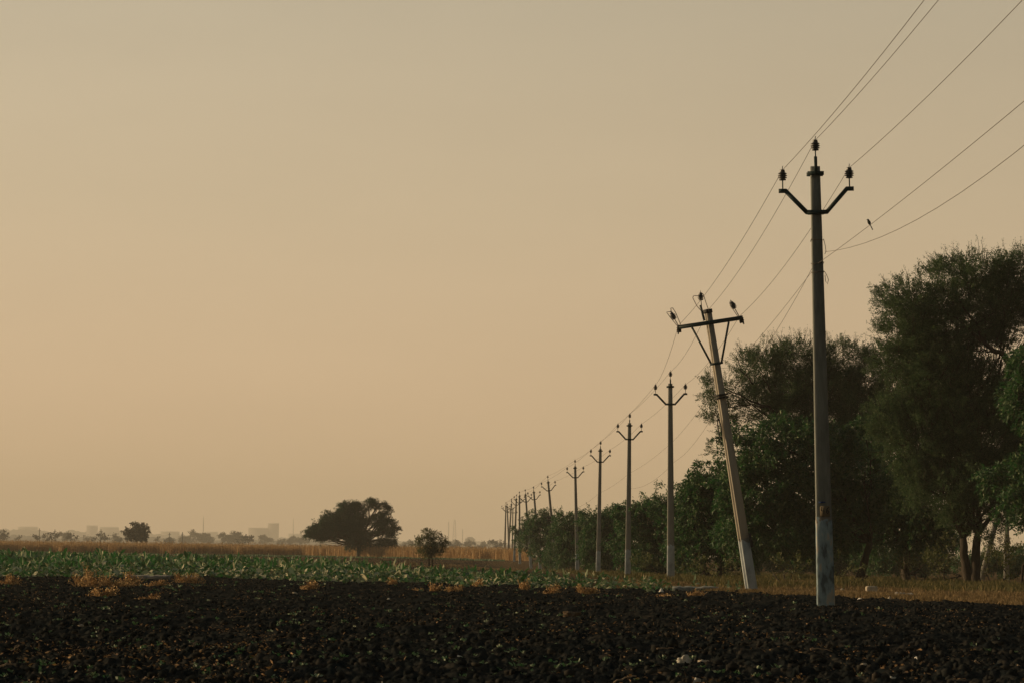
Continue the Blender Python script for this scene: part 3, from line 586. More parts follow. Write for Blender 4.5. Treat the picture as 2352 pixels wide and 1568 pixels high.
for q in range(2, 14):
    r_ = proto if q == 2 else copy_tree(proto)
    if labs[q]: r_["label"] = labs[q]
    place(r_, PB[q], PT[q]); att[q] = [r_.location + r_.rotation_quaternion @ t for t in tops]
    if q == 11: r_.scale = (.97,) * 3
# second small line of poles half hidden behind the far tree
for lab, px, py, D, bx in [("small pole with a low crossarm standing behind the last poles", 1178, 1165, 470, 1178), ("short far pole peeking over the farthest bushy tree, left one", 1199, 1184, 520, 1200), ("short far pole peeking over the farthest bushy tree, right one", 1213, 1190, 560, 1213)]:
    T_ = pt(px, py, D); root = empty("far_pole", (T_.x, T_.y, gz(T_.x, T_.y))); H = T_.z - root.location.z; tag(root, lab, "utility pole", "short poles behind the line")
    MB().box((0, 0, H / 2), (.26, .2, H), taper=.65).build("shaft", MT["concrete"], root)
    MB().box((0, -.12, H * .9), (1.5, .06, .09)).build("crossarm", MT["steel"], root)
    for x_ in (-.7, .7): MB().lathe(np.array(INS) * 1.0, (x_, -.12, H * .9 + .06), 8).build("insulator", MT["porcelain"], root)
# lump on the seventh pole, belongs to that pole
p7 = [o for o in bpy.data.objects if o.get("label", "").startswith("seventh pole")][0]
mb = MB()
for _ in range(40): mb.box(rng.normal(0, (.13, .06, .08)) + np.array((-.12, -.1, 4.15)), (.14, .08, .09), Matrix.Rotation(rng.uniform(0, 3), 3, 'Y'))
mb.build("cable_coil", MT["dark"], p7)

# nearest pole, with its number
near, _t = pole_things("nearest and tallest pole, with the number 46 above its patchy blue-white foot")
place(near, PB[0], PT[0]); att[0] = [near.location + near.rotation_quaternion @ t for t in _t]
for ch in list(near.children):
    if ch.name.startswith("painted_base"): bpy.data.objects.remove(ch)
    elif ch.name.startswith("shaft"): bpy.data.objects.remove(ch)
shaft_mesh(MB(), 1.42, PH).build("shaft", MT["darkcon"], near)
mpb = bpy.data.materials.new("patchy_limewash"); mpb.use_nodes = True; n = mpb.node_tree.nodes; l = mpb.node_tree.links; b = n["Principled BSDF"]; b.inputs["Roughness"].default_value = .8
tcx = n.new("ShaderNodeTexCoord"); mpp = n.new("ShaderNodeMapping"); mpp.inputs["Scale"].default_value = (1, 1, .35); l.new(tcx.outputs["Object"], mpp.inputs[0])
nz1 = n.new("ShaderNodeTexNoise"); nz1.inputs["Scale"].default_value = 9; nz1.inputs["Detail"].default_value = 5; l.new(mpp.outputs[0], nz1.inputs[0])
rr = n.new("ShaderNodeValToRGB"); e = rr.color_ramp.elements; e[0].position = .40; e[0].color = (.07, .10, .12, 1); e[1].position = .62; e[1].color = (.36, .33, .28, 1)
e2 = e.new(.46); e2.color = (.17, .24, .275, 1); e3 = e.new(.56); e3.color = (.24, .33, .37, 1)
l.new(nz1.outputs[0], rr.inputs[0])
def ragged(n, l, tcx, colour_out, bsdf, z0, under):       # paint that ends in a torn edge near height z0
    sx = n.new("ShaderNodeSeparateXYZ"); l.new(tcx.outputs["Object"], sx.inputs[0])
    nn = n.new("ShaderNodeTexNoise"); nn.inputs["Scale"].default_value = 13; nn.inputs["Detail"].default_value = 4; l.new(tcx.outputs["Object"], nn.inputs[0])
    ma = n.new("ShaderNodeMath"); ma.operation = 'MULTIPLY_ADD'; l.new(nn.outputs[0], ma.inputs[0]); ma.inputs[1].default_value = .35; l.new(sx.outputs[2], ma.inputs[2])
    gt = n.new("ShaderNodeMath"); gt.operation = 'GREATER_THAN'; l.new(ma.outputs[0], gt.inputs[0]); gt.inputs[1].default_value = z0 + .175
    mi = n.new("ShaderNodeMix"); mi.data_type = 'RGBA'; l.new(gt.outputs[0], mi.inputs[0]); l.new(colour_out, mi.inputs[6]); mi.inputs[7].default_value = (*under, 1); l.new(mi.outputs[2], bsdf.inputs["Base Color"])
ragged(n, l, tcx, rr.outputs[0], b, 1.37, (.15, .135, .115))
_n = MT["paint"].node_tree.nodes; _l = MT["paint"].node_tree.links; _t = _n.new("ShaderNodeTexCoord")
_r = [q for q in _n if q.type == 'VALTORGB'][0]; ragged(_n, _l, _t, _r.outputs[0], _n["Principled BSDF"], 1.27, (.22, .205, .18))
pb = shaft_mesh(MB(), -.4, 1.42, proud=.006).build("painted_base", mpb, near)
MB().box((.012, -.0765, 1.51), (.16, .006, .175)).build("ochre_patch", MT["ochre"], near)
MB().box((-.03, -.078, 1.655), (.11, .008, .022), Matrix.Rotation(-.04, 3, 'Y')).build("blue_mark", MT["blue"], near)
num = MB(); s_ = .055
def stroke(P, ox, w_=.013):
    for a, b_ in zip(P[:-1], P[1:]):
        a = np.array(a) * s_ ; b_ = np.array(b_) * s_; t = (b_ - a) / np.linalg.norm(b_ - a); n_ = np.array((-t[1], t[0])) * w_ / 2
        num.prism([(ox + p_[0], 1.475 + p_[1]) for p_ in (a - n_, b_ - n_, b_ + n_, a + n_)], -.084, -.0792)
stroke([(.1, 1.9), (0, .8), (.9, .75)], -.045); stroke([(.7, 1.5), (.75, -.1)], -.045)
stroke([(.8, 1.8), (.2, 1.1), (.1, .3), (.5, 0), (.9, .4), (.6, .85), (.15, .6)], .03)
num.build("painted_number", MT["ink"], near)
for z_, dz in ((5.93, -.02), (5.52, .03), (5.38, .02)):
    w_ = .135; MB().tube([(-w_ * .72, -.085, z_), (w_ * .72, -.085, z_ + dz), (w_ * .72, .085, z_), (-w_ * .72, .085, z_ + dz), (-w_ * .72, -.085, z_)], .006, 5).build("wire_binding", MT["wire"], near)
MB().tube([(.10, -.08, 5.93), (.125, -.08, 5.82), (.135, -.08, 5.72), (.115, -.07, 5.68)], .005, 4).build("wire_tail", MT["wire"], near)
MB().tube([(.10, -.08, 5.40), (.135, -.08, 5.34), (.165, -.08, 5.26), (.145, -.08, 5.19), (.115, -.08, 5.24), (.11, -.08, 5.34)], .005, 4).build("wire_tail", MT["wire"], near)

# leaning pole
lean = empty("leaning_pole"); tag(lean, "leaning ribbed pole with a straight crossbar and V brace, second of the line", "utility pole", "electricity poles in one line")
_B, _T = PB[1], PT[1]; place(lean, _B, _T)
lean.rotation_quaternion = lean.rotation_quaternion @ Matrix.Rotation(R_(0), 3, 'Z').to_quaternion()
H2 = (_T - _B).length
sh = empty("shaft_axis"); bpy.data.objects.remove(sh)
ROT2 = Matrix.Rotation(R_(31), 3, 'Z')
def rotated(o):
    me = o.data; v = np.empty(len(me.vertices) * 3, np.float32); me.vertices.foreach_get("co", v); v = v.reshape(-1, 3) @ np.array(ROT2).T.astype(np.float32)
    me.vertices.foreach_set("co", np.ascontiguousarray(v).ravel()); me.update(); return o
rotated(shaft_mesh(MB(), 1.35, PH, ibeam=True).build("shaft", MT["palecon"], lean))
rotated(shaft_mesh(MB(), .001, 1.35, ibeam=True).build("painted_base", MT["paint"], lean))
rotated(shaft_mesh(MB(), -.4, .05).build("foot", MT["concrete"], lean))
bar = MB().box((0, -.13, 6.83), (1.60, .07, .10)).build("crossbar", MT["steel"], lean)
br = MB()
for s_2 in (-1, 1):
    a = np.array((s_2 * .47, -.135, 6.78)); b_ = np.array((s_2 * .13, -.135, 5.80)); L_ = np.linalg.norm(a - b_)
    br.tube([a, b_], .026, 4)
br.box((0, -.135, 5.79), (.33, .06, .055)); br.build("brace", MT["steel"], lean)
MB().box((0, 0, 7.13), (.165, .165, .10), Matrix.Rotation(R_(31), 3, 'Z')).build("top_cap", MT["dark"], lean)
MB().tube([(-.135, -.14, 6.90), (-.175, -.14, 7.30)], .03, 4).build("pin_post", MT["steel"], lean)
bd = MB()
for z_ in (5.0, 4.93): bd.box((0, 0, z_), (.27, .27, .045), Matrix.Rotation(R_(31), 3, 'Z'))
bd.build("clamp_band", MT["dark"], lean)
cl = MB()
for q in range(5): cl.tube([(-.17 - .01 * math.cos(t) * 4, -.12 + q * .012, 4.15 + .26 * math.sin(t)) for t in np.linspace(0, 6.28, 14)], .014, 5)
cl.build("cable_coil", MT["dark"], lean)
MB().box((.17, -.06, 1.28), (.06, .10, .36)).build("dark_bracket", MT["dark"], lean)
insulator(lean, -.80, -.13, 6.86, .20, tilt=R_(-20), s=1.05); insulator(lean, -.150, -.15, 7.28, .14, tilt=R_(4), s=1.05); insulator(lean, .74, -.13, 6.90, .20, tilt=R_(-20), s=1.05)
jm = []
for x_, P in ((-.80, [(-.82, 6.85), (-.98, 7.12), (-1.05, 7.26), (-.92, 7.24), (-.90, 7.20)]), (-.8, [(-.92, 7.24), (-.93, 7.33), (-.88, 7.34), (-.82, 7.20), (-.74, 6.88)]),
              (0, [(-.16, 7.12), (-.27, 7.30), (-.34, 7.52), (-.30, 7.56), (-.20, 7.54)]), (0, [(-.2, 7.54), (-.12, 7.62), (-.06, 7.56), (-.02, 7.3), (0.02, 7.10)]),
              (.7, [(.72, 6.86), (.58, 7.16), (.56, 7.24), (.60, 7.30), (.66, 7.24), (.70, 7.18)])):
    t = np.linspace(0, 1, 20); Q = np.array([(p_[0], -.16, p_[1]) for p_ in P]); kk = np.linspace(0, 1, len(Q))
    j_ = MB().tube(np.stack([np.interp(t, kk, Q[:, a_]) for a_ in range(3)], 1), .009, 5).build("jumper_wire", MT["wire"], lean)
for s_2 in (-1, 1):
    en = MB()
    for q in range(4): en.box((s_2 * .80, -.13 + .02 * q, 6.83 - .03 * q), (.07, .05, .11), Matrix.Rotation(.5 * q * s_2, 3, 'Y'))
    en.tube([(s_2 * .80, -.12, 6.80), (s_2 * .84, -.12, 6.66)], .018, 5)
    en.build("strain_clamp", MT["dark"], lean)
q2 = lean.rotation_quaternion
att[1] = [lean.location + q2 @ Vector(v_) for v_ in ((-.80, -.13, 6.88), (0.0, -.13, 7.15), (.76, -.13, 6.88))]

# the pole before the nearest one stands right of the frame and carries the near ends of the wires
before = copy_tree(proto); before["label"] = "pole outside the frame at right that carries the near end of the wires"
p0 = pt(3170, 1290, 16.5); p0.z = gz(p0.x, p0.y); place(before, p0, p0 + Vector((0, 0, PH))); att[-1] = [before.location + t for t in tops]

def span(A_, B_, sag, n_=18):
    A_ = np.array(A_); B_ = np.array(B_); t = np.linspace(0, 1, n_)[:, None]; return A_ + (B_ - A_) * t - 4 * sag * t * (1 - t) * np.array((0, 0, 1))
order = [-1, 0, 1, 2, 3, 4, 5, 6, 7, 8, 9, 10, 11, 12]
for ph, lab in enumerate(("power line hung from the left insulators of all the poles", "power line running over the pin insulators on the pole tops", "power line hung from the right insulators of all the poles")):
    P = []
    for a, b_ in zip(order[:-1], order[1:]):
        P.append(span(att[a][ph], att[b_][ph], .22 if a < 2 else .10)[:-1])
    P = np.concatenate(P); rad = np.clip(.0040 + P[:, 1] * .00001, .0040, .007)
    tag(MB().tube(P, rad, 5).build("power_line", MT["wire"]), lab, "wire", "overhead wires")
Q = near.rotation_quaternion
lowA = [Vector((p0.x - .1, p0.y, 5.20)), near.location + Q @ Vector((.0, -.09, 5.53)), lean.location + q2 @ Vector((0, -.1, 5.35)), PB[2] + Vector((0, -.09, 5.0)), PB[3] + Vector((0, -.09, 4.8)), PB[4] + Vector((0, -.09, 4.6)), PB[5] + Vector((0, -.09, 4.4)), PB[6] + Vector((-.1, -.09, 4.15))]
lowB = [Vector((p0.x + .05, p0.y, 5.32)), near.location + Q @ Vector((.125, -.06, 5.72)), ]
lowC = [near.location + Q @ Vector((-.10, -.09, 5.45)), lean.location + q2 @ Vector((.1, -.1, 5.0)), PB[2] + Vector((.1, -.09, 4.3)), PB[3] + Vector((.1, -.09, 4.1))]
for pts, sg, lab in ((lowA, .10, "lower wire that the small bird sits on"), (lowB, .60, "slack lower wire meeting the nearest pole from the right"), (lowC, .25, "slack lower wire from the nearest pole to the leaning one and beyond")):
    P = np.concatenate([span(a, b_, sg)[:-1] for a, b_ in zip(pts[:-1], pts[1:])] + [np.array([pts[-1]])])
    tag(MB().tube(P, np.clip(.0034 + P[:, 1] * .000006, .0034, .005), 5).build("low_wire", MT["wire"]), lab, "wire", "overhead wires")
# bird on the lower wire
S_ = span(lowA[0], lowA[1], .10, 400)
ax = (S_[:, 0]) / S_[:, 1]; ib = int(np.argmin(abs(ax - (1999 - 1176) / FPX))); Pb = S_[ib]
br_ = empty("bird", Pb); br_.scale = (.85,) * 3; tag(br_, "small dark long-tailed bird perched on the lower wire", "bird")
prof = [(0, .078), (.012, .074), (.017, .064), (.017, .052), (.024, .036), (.027, .018), (.024, .0), (.017, -.016), (.010, -.030), (0, -.038)]
r3 = Matrix.Rotation(R_(-24), 3, 'Y'); MB().lathe([(a, b_ + .022) for a, b_ in prof], (0, 0, .006), 12, r3).build("body", MT["bird"], br_, True)
MB().lathe([(0, .022), (.004, .012), (.005, 0)], (-.042, 0, .085), 6, Matrix.Rotation(R_(-95), 3, 'Y')).build("beak", MT["dark"], br_)
MB().box((.021, 0, -.036), (.014, .010, .10), Matrix.Rotation(R_(-27), 3, 'Y')).build("tail", MT["bird"], br_)
for s_2 in (-.01, .01): MB().tube([(.0, s_2, .010), (.0, s_2, -.002)], .002, 5).build("foot", MT["dark"], br_)

# pale posts seen through the gap under the trees
for lab, x0, y0, x1, y1, D in [("pale leaning post seen in the gap under the large acacia", 2283, 1215, 2268, 1275, 150), ("pale upright post seen in the gap, right of the leaning one", 2312, 1205, 2312, 1290, 155)]:
    a = pt(x1, y1, D); T_ = pt(x0, y0, D); d = (T_ - a).normalized(); zb = gz(a.x, D); B_ = a - d * ((a.z - zb) / d.z); top = T_ + d * 3.2
    root = empty("background_post"); tag(root, lab, "utility pole", "posts behind the trees"); place(root, B_, top); H = (top - B_).length
    MB().box((0, 0, H / 2), (.30, .2, H), taper=.6).build("shaft", MT["concrete"], root); MB().box((0, -.12, H * .93), (1.2, .05, .07)).build("crossarm", MT["steel"], root)

# ------------------------------------------------------------------ crop: broad-leaved plants
def crop_leaf_verts(base, th, ln, wd, rise, curl, tw):
    n_ = len(base); h = np.stack([np.cos(th), np.sin(th), 0 * th], 1); s = np.stack([-np.sin(th), np.cos(th), 0 * th], 1)
    up = np.array((0, 0, 1.)); V = []
    ts = np.array((0, .3, .62, 1.0)); wf = np.array((.25, .95, .85, .05))
    for t, f in zip(ts, wf):
        c_ = base + h * (ln * t * np.cos(rise) * (1 - .15 * t))[:, None] + up * (ln * (t * np.sin(rise) - curl * t * t))[:, None]
        sd = s * np.cos(tw)[:, None] + up * np.sin(tw)[:, None]
        V += [c_ + sd * (wd * f * .5)[:, None] + up * (wd * f * .12)[:, None], c_ - up * 0, c_ - sd * (wd * f * .5)[:, None] + up * (wd * f * .12)[:, None]]
    V = np.stack(V, 1); F = []
    for q in range(3):
        F += [(q * 3, q * 3 + 1, q * 3 + 4, q * 3 + 3), (q * 3 + 1, q * 3 + 2, q * 3 + 5, q * 3 + 4)]
    F = np.array(F); return V.reshape(-1, 3), (np.arange(n_)[:, None, None] * 12 + F[None]).reshape(-1, 4)
def crop_plant(mb, x, y, z, h, n_=11):
    k = n_; t = np.arange(k) / k; th = rng.uniform(0, 6.28) + np.arange(k) * 2.4 + rng.normal(0, .25, k)
    base = np.stack([np.full(k, x), np.full(k, y), z + .04 + t * h * .62], 1)
    rise = R_(4) + t * R_(50) + rng.normal(0, .3, k); ln = h * (.80 - .24 * t) * rng.uniform(.65, 1.1, k)
    v, f = crop_leaf_verts(base, th, ln, ln * rng.uniform(.28, .42, k), rise, rng.uniform(.25, 1.0, k) * (1.2 - t), rng.normal(0, .6, k)); mb.add(v, f)
    mb.tube([(x, y, z - .05), (x, y, z + h * .75)], [.012, .006], 4, caps=False)
variants = []
for q in range(8):
    mb = MB(); crop_plant(mb, 0, 0, 0, .5, int(rng.integers(9, 13))); variants.append((np.concatenate(mb.v), mb))
cand = []
for a in np.arange(-.235, .062, .0006):
    pass
ys = []; yv = 66.0
while yv < 170: ys.append(yv); yv += .70
pl = []
for yv in ys:
    xs = np.arange(-.24 * yv, .088 * yv, .46); xs = xs + rng.normal(0, .09, len(xs)); yj = yv + rng.normal(0, .12, len(xs)); a = xs / yj
    ok = (yj > crop_near(a) + .6 * rng.normal(size=len(a)) + 6 * (vnoise(xs / 1.1, yj * 0, 19) - .45)) & (yj < crop_far(a)) & (rng.uniform(size=len(a)) > .10 + .65 * (a > .058))
    pl.append(np.stack([xs[ok], yj[ok]], 1))
pl = np.concatenate(pl); hts = np.interp(pl[:, 0] / pl[:, 1], _a[:5], [.60, .56, .45, .38, .33]) * rng.uniform(.50, 1.15, len(pl)) * (.8 + .4 * vnoise(pl[:, 0] / 2, pl[:, 1] / 5, 17)) * (1 + .35 * (rng.uniform(size=len(pl)) > .97))
pz = g(pl[:, 0], pl[:, 1])
vis = (pl[:, 0] / pl[:, 1] > -.182) & (pl[:, 0] / pl[:, 1] < .185)
rank = np.where(vis, hts / pl[:, 1], 0); near_i = np.argsort(-rank)[:300]; isn = np.zeros(len(pl), bool); isn[near_i] = True
vm = []
for q, (v_, mb_) in enumerate(variants):
    o = mb_.build("crop_plant", MT["crop"]); vm.append(o.data)
    bpy.data.objects.remove(o)
for i_ in near_i:
    o = bpy.data.objects.new("crop_plant", vm[int(rng.integers(8))]); col.objects.link(o)
    o.location = (pl[i_, 0], pl[i_, 1], pz[i_]); s_ = hts[i_] / .5; o.scale = (s_, s_, s_); o.rotation_euler = (rng.normal(0, .06), rng.normal(0, .06), rng.uniform(0, 6.28))
    tag(o, "leafy green crop plant in the front rows of the field behind the ploughed soil", "plant", "broad-leaved crop plants in the near rows")
mb = MB()
VV = [(np.concatenate(m_.v), m_.f) for _, m_ in variants]
for i_ in np.nonzero(~isn)[0]:
    v_, f_ = VV[int(rng.integers(8))]; a = rng.uniform(0, 6.28); c_, s2_ = math.cos(a), math.sin(a); s_ = hts[i_] / .5
    vv = np.stack([v_[:, 0] * c_ - v_[:, 1] * s2_, v_[:, 0] * s2_ + v_[:, 1] * c_, v_[:, 2]], 1) * s_ + np.array((pl[i_, 0], pl[i_, 1], pz[i_]))
    n0 = mb.n; mb.v.append(vv); mb.n += len(vv); mb.f += [q + n0 for q in f_]
tag(mb.build("crop_rows", MT["crop"]), "mass of broad-leaved green crop filling the field behind the front rows", "crop", kind="stuff")
print("crop plants", len(pl))

# ------------------------------------------------------------------ dry standing crop in the distance
nS = 90000
a = rng.uniform(-.25, .008, nS); d0 = np.interp(a, (np.array([0, 700, 1230]) - 1176) / FPX, [392, 384, 332]) + 3 * vnoise(a * 160, a * 0, 77); y = d0 + 55 * rng.uniform(0, 1, nS) ** 1.6; x = a * y
base = np.stack([x, y, g(x, y)], 1); hgt = rng.uniform(1.0, 1.70, nS) * (1 + .06 * vnoise(x / 3, y / 3, 61)) * np.interp(a, [-.18, -.03, .008], [1.04, .98, .92])
mb = MB(); blades(mb, base, hgt, rng.uniform(.025, .05, nS), rng.uniform(.02, .22, nS))
k = 60000; ii = rng.integers(0, nS, k); tt = rng.uniform(.25, 1, k)
leaves(mb, base[ii] + np.array((0, 0, 1)) * (hgt[ii] * tt)[:, None], rng.normal(size=(k, 3)) * np.array((1, 1, .5)) + np.array((0, 0, .2)), rng.uniform(.2, .45, k), rng.uniform(.04, .08, k))
tag(mb.build("dry_crop", MT["wheat"]), "band of tall dry golden brown crop across the middle distance", "crop", kind="stuff")

# grasses
def grass_patch(name, lab, n_, sampler, h0, h1, mt="grass", w0=.006, w1=.014, lean=.9):
    x, y = sampler(n_); cl_ = vnoise(x / 1.3, y / 4.0, 91) * .65 + vnoise(x / .25, y / .4, 92) * .35; keep = cl_ > .42; x, y, cl_ = x[keep], y[keep], cl_[keep]
    base = np.stack([x, y, g(x, y) - .01], 1); hh = rng.uniform(h0, h1, len(x)) * (.35 + 1.1 * cl_)
    mb = MB(); blades(mb, base, hh, rng.uniform(w0, w1, len(x)), rng.uniform(.1, lean, len(x))); tag(mb.build(name, MT[mt]), lab, "grass", kind="stuff")
def samp_verge(n_):
    a = rng.uniform(.038, .235, n_); e_ = np.interp(a, _a, [81, 83, 77, 74, 71, 59, 48, 40]) + rng.exponential(1.2, n_) - .5; y = e_ + (112 - e_) * rng.uniform(0, 1, n_) ** 1.3; return a * y, y
grass_patch("verge_grass", "dry brown grass on the verge under the trees and around the poles", 330000, samp_verge, .015, .13)
def samp_verge2(n_):
    y = 70 + rng.gamma(2.2, 26, n_); xl_ = np.interp(y, ry, rx); x = xl_ + rng.uniform(-1.8, 11, n_); k = (y > soil_edge(x, y) + 6 + 14 * vnoise(x / 2, y * 0, 23)) & (vnoise(x / 1.7, y / 6, 24) > .35) & (y < 260); return x[k], y[k]
grass_patch("tall_grass", "taller olive grass at the foot of the low trees along the pole line", 110000, samp_verge2, .06, .32, mt="verge", w0=.012, w1=.03)
def samp_bund(n_):
    y = 328 + rng.normal(0, 1.0, n_); return rng.uniform(-55, -.5, n_), y
grass_patch("bund_grass", "thin dark green grassy strip in front of the dry crop", 26000, samp_bund, .08, .3, mt="weed", w0=.03, w1=.06)
def samp_stub(n_):
    y = rng.uniform(180, 322, n_); return rng.uniform(-.2, .005, n_) * y, y
grass_patch("field_stubble", "short dry stubble on the bare field before the dry crop", 50000, samp_stub, .03, .10, mt="grass", w0=.02, w1=.04)

# ------------------------------------------------------------------ litter, weeds and clods on the ploughed soil
def onsoil(n_, pw=1.0, a0=-.2, a1=.2, y0=15, y1=78):
    a = rng.uniform(a0, a1, n_); y = y0 * (y1 / y0) ** (rng.uniform(0, 1, n_) ** pw); x = a * y; k = y < soil_edge(x, y) - .5; return x[k], y[k]
x, y = onsoil(90000); q = vnoise(x / .9, y / 2.5, 101) * .4 + vnoise(x / .2, y / .4, 102) * .35 + .25 * rng.uniform(size=len(x)); lf = np.interp(x / y, [-.2, 0, .2], [.555, .59, .635]); k = q > lf; x, y = x[k], y[k]
mb = MB(); n_ = len(x); P = np.stack([x, y, soilz(x, y) + .004], 1)
leaves(mb, P, rng.normal(size=(n_, 3)) * np.array((1, 1, .35)), rng.uniform(.012, .045, n_), rng.uniform(.008, .022, n_), up=(0, 0, 1)); print("litter", n_)
tag(mb.build("leaf_litter", MT["litter"]), "dry brown leaf bits and straw strewn over the black soil", "litter", kind="stuff")
x, y = onsoil(3600); q = vnoise(x / .7, y / 2.0, 111) * .6 + .4 * rng.uniform(size=len(x)); k = q > np.interp(x / y, [-.2, .05, .2], [.485, .65, .80]); x, y = x[k], y[k]
mb = MB()
for x_, y_ in zip(x, y):
    n_ = 8; z_ = float(soilz(x_, y_)); th = rng.uniform(0, 6.28, n_); s_ = rng.uniform(.010, .024) * (1 + (y_ - 15) / 60)
    leaves(mb, np.array((x_, y_, z_)) + rng.normal(0, s_ * .5, (n_, 3)) * np.array((1, 1, .4)) + np.array((0, 0, s_ * .5)), np.stack([np.cos(th), np.sin(th), rng.uniform(.2, 1.2, n_)], 1), s_ * 1.3, s_ * .8)
tag(mb.build("small_weeds", MT["weed"]), "tiny green weeds sprouting across the ploughed soil", "weeds", kind="stuff"); print("weeds", len(x))
# loose clods
ico = np.array([(0, 0, 1), (.894, 0, .447), (.276, .851, .447), (-.724, .526, .447), (-.724, -.526, .447), (.276, -.851, .447), (.724, .526, -.447), (-.276, .851, -.447), (-.894, 0, -.447), (-.276, -.851, -.447), (.724, -.526, -.447), (0, 0, -1)])
icf = np.array([(0, 1, 2), (0, 2, 3), (0, 3, 4), (0, 4, 5), (0, 5, 1), (1, 6, 2), (2, 7, 3), (3, 8, 4), (4, 9, 5), (5, 10, 1), (2, 6, 7), (3, 7, 8), (4, 8, 9), (5, 9, 10), (1, 10, 6), (6, 11, 7), (7, 11, 8), (8, 11, 9), (9, 11, 10), (10, 11, 6)])
x, y = onsoil(30000, .9); tb = rng.uniform(0, 6.28, 260); rb = .17 + rng.exponential(.16, 260); x = np.concatenate([x, PB[0].x + rb * np.cos(tb)]); y = np.concatenate([y, PB[0].y + rb * np.sin(tb)]); n_ = len(x); r = .006 + .030 * rng.uniform(0, 1, n_) ** 2.6 + .015 * (rng.uniform(size=n_) > .96)
V = ico[None] * (1 + np.clip(rng.normal(0, .2, (n_, 12, 1)), -.5, .5)) * r[:, None, None] * rng.uniform(.6, 1.4, (n_, 1, 3)) * np.array((1, 1, .75)) + np.stack([x, y, soilz(x, y) + r * .35], 1)[:, None]
mb = MB().add(V.reshape(-1, 3), (np.arange(n_)[:, None, None] * 12 + icf[None]).reshape(-1, 3))
tag(mb.build("loose_clods", MT["soil"]), "loose crumbs and clods lying on the ploughed soil", "clods", kind="stuff")

# dry orange bushes along the edge of the crop (full-resolution pixels, width)
FR = 1.6964
def soilD(px, py):
    hz = 1275 + (px - 1176) * .0135; return CAMZ * FPX / (py - hz)
for lab, fx, fy, fw, fh in [
    ("orange dry weed clump at the left frame edge", 40, 2275, 80, 34), ("longest orange dry weed clump, at the crop edge on the left", 400, 2285, 250, 50), ("dry orange tuft sticking up at the left end of the crop edge", 345, 2262, 30, 60),
    ("dry weed clump on the soil just below the longest one", 405, 2325, 100, 40), ("dry weed tuft joining the right end of the longest clump", 510, 2285, 70, 50), ("low dry tuft right of the longest clump", 610, 2285, 80, 20),
    ("broad orange dry bush at the crop edge below the pale slab's right end", 735, 2268, 110, 34), ("small dry tuft on the soil left of centre", 575, 2338, 70, 26), ("round orange dry bush alone below the big field tree", 1206, 2296, 62, 32),
    ("small dry bush touching the crop, right of the round one", 1528, 2280, 36, 24), ("tiny dry bush below the small airy tree", 1625, 2302, 30, 18), ("dry tuft with two humps, left of its twin", 1695, 2312, 46, 32), ("dry tuft with pale tips, right of its twin", 1770, 2312, 56, 34),
    ("dry tuft against the crop below the last poles", 1865, 2288, 40, 30), ("upright dry weed left of the sixth pole", 2045, 2300, 34, 46), ("dry orange bush below the seventh and sixth pole", 2155, 2318, 56, 34), ("long dry tuft below the fifth pole", 2290, 2315, 80, 28), ("dry bush between the white triangle and the leaning pole", 2715, 2325, 60, 34), ("low dry tuft right under the white triangle", 2590, 2330, 60, 12)]:
    px, py = fx / FR, fy / FR; D = min(soilD(px, py), 80); c_ = pt(px, py, D); z_ = float(soilz(c_.x, c_.y)) - .01; wd = fw / FR * m2(D) * 1.1; h = fh / FR * m2(D) * 1.15
    mb = MB(); nst = int(34 * wd / .5 + 12)
    for q in range(nst):
        ox, oy = rng.uniform(-wd / 2, wd / 2), rng.uniform(-.5, .5) * max(.25, wd * .5); hh = h * rng.uniform(.25, 1.15) * (.35 + .9 * float(vnoise(np.array(ox / .16 + fx), np.array(fy), 5)))
        e_ = np.array((ox + rng.normal(0, .05), oy + rng.normal(0, .05), hh)); mb.tube([(ox * .8, oy * .8, -.02), e_ * .6 + np.array((ox, oy, 0)) * .3, e_], .0035, 3, caps=False)
        m_ = 12; t_ = rng.uniform(.25, 1, m_)[:, None]; leaves(mb, e_ * t_ + rng.normal(0, .022, (m_, 3)), rng.normal(size=(m_, 3)), rng.uniform(.025, .050, m_), rng.uniform(.020, .040, m_))
    o = mb.build("dry_bush", MT["drybush"]); o.location = (c_.x, c_.y, z_); tag(o, lab, "dry bush", "dry weed clumps along the edge of the soil")

# stones, rubbish and sticks (full-resolution pixels)
def lump(mb, r, seed, sub=2, rough=.25, ang=False):
    v = ico.copy(); f = icf.copy()
    for _ in range(sub):
        e_ = {}; nf = []; v = list(map(tuple, v))
        def mid(a, b_):
            k_ = (min(a, b_), max(a, b_))
            if k_ not in e_: m_ = np.array(v[a]) + np.array(v[b_]); v.append(tuple(m_ / np.linalg.norm(m_))); e_[k_] = len(v) - 1
            return e_[k_]
        for a, b_, c_ in f:
            x_, y_, z_ = mid(a, b_), mid(b_, c_), mid(c_, a); nf += [(a, x_, z_), (b_, y_, x_), (c_, z_, y_), (x_, y_, z_)]
        v = np.array(v); f = np.array(nf)
    nn = vnoise(v[:, 0] * 2.1 + seed, v[:, 2] * 2.1 + v[:, 1] * 1.7 + seed * 3, seed) + .5 * vnoise(v[:, 1] * 5 + seed, v[:, 0] * 5 + v[:, 2] * 4, seed + 1)
    return mb.add(v * (1 + rough * (nn - .75))[:, None] * np.array(r), f)
seed = 5
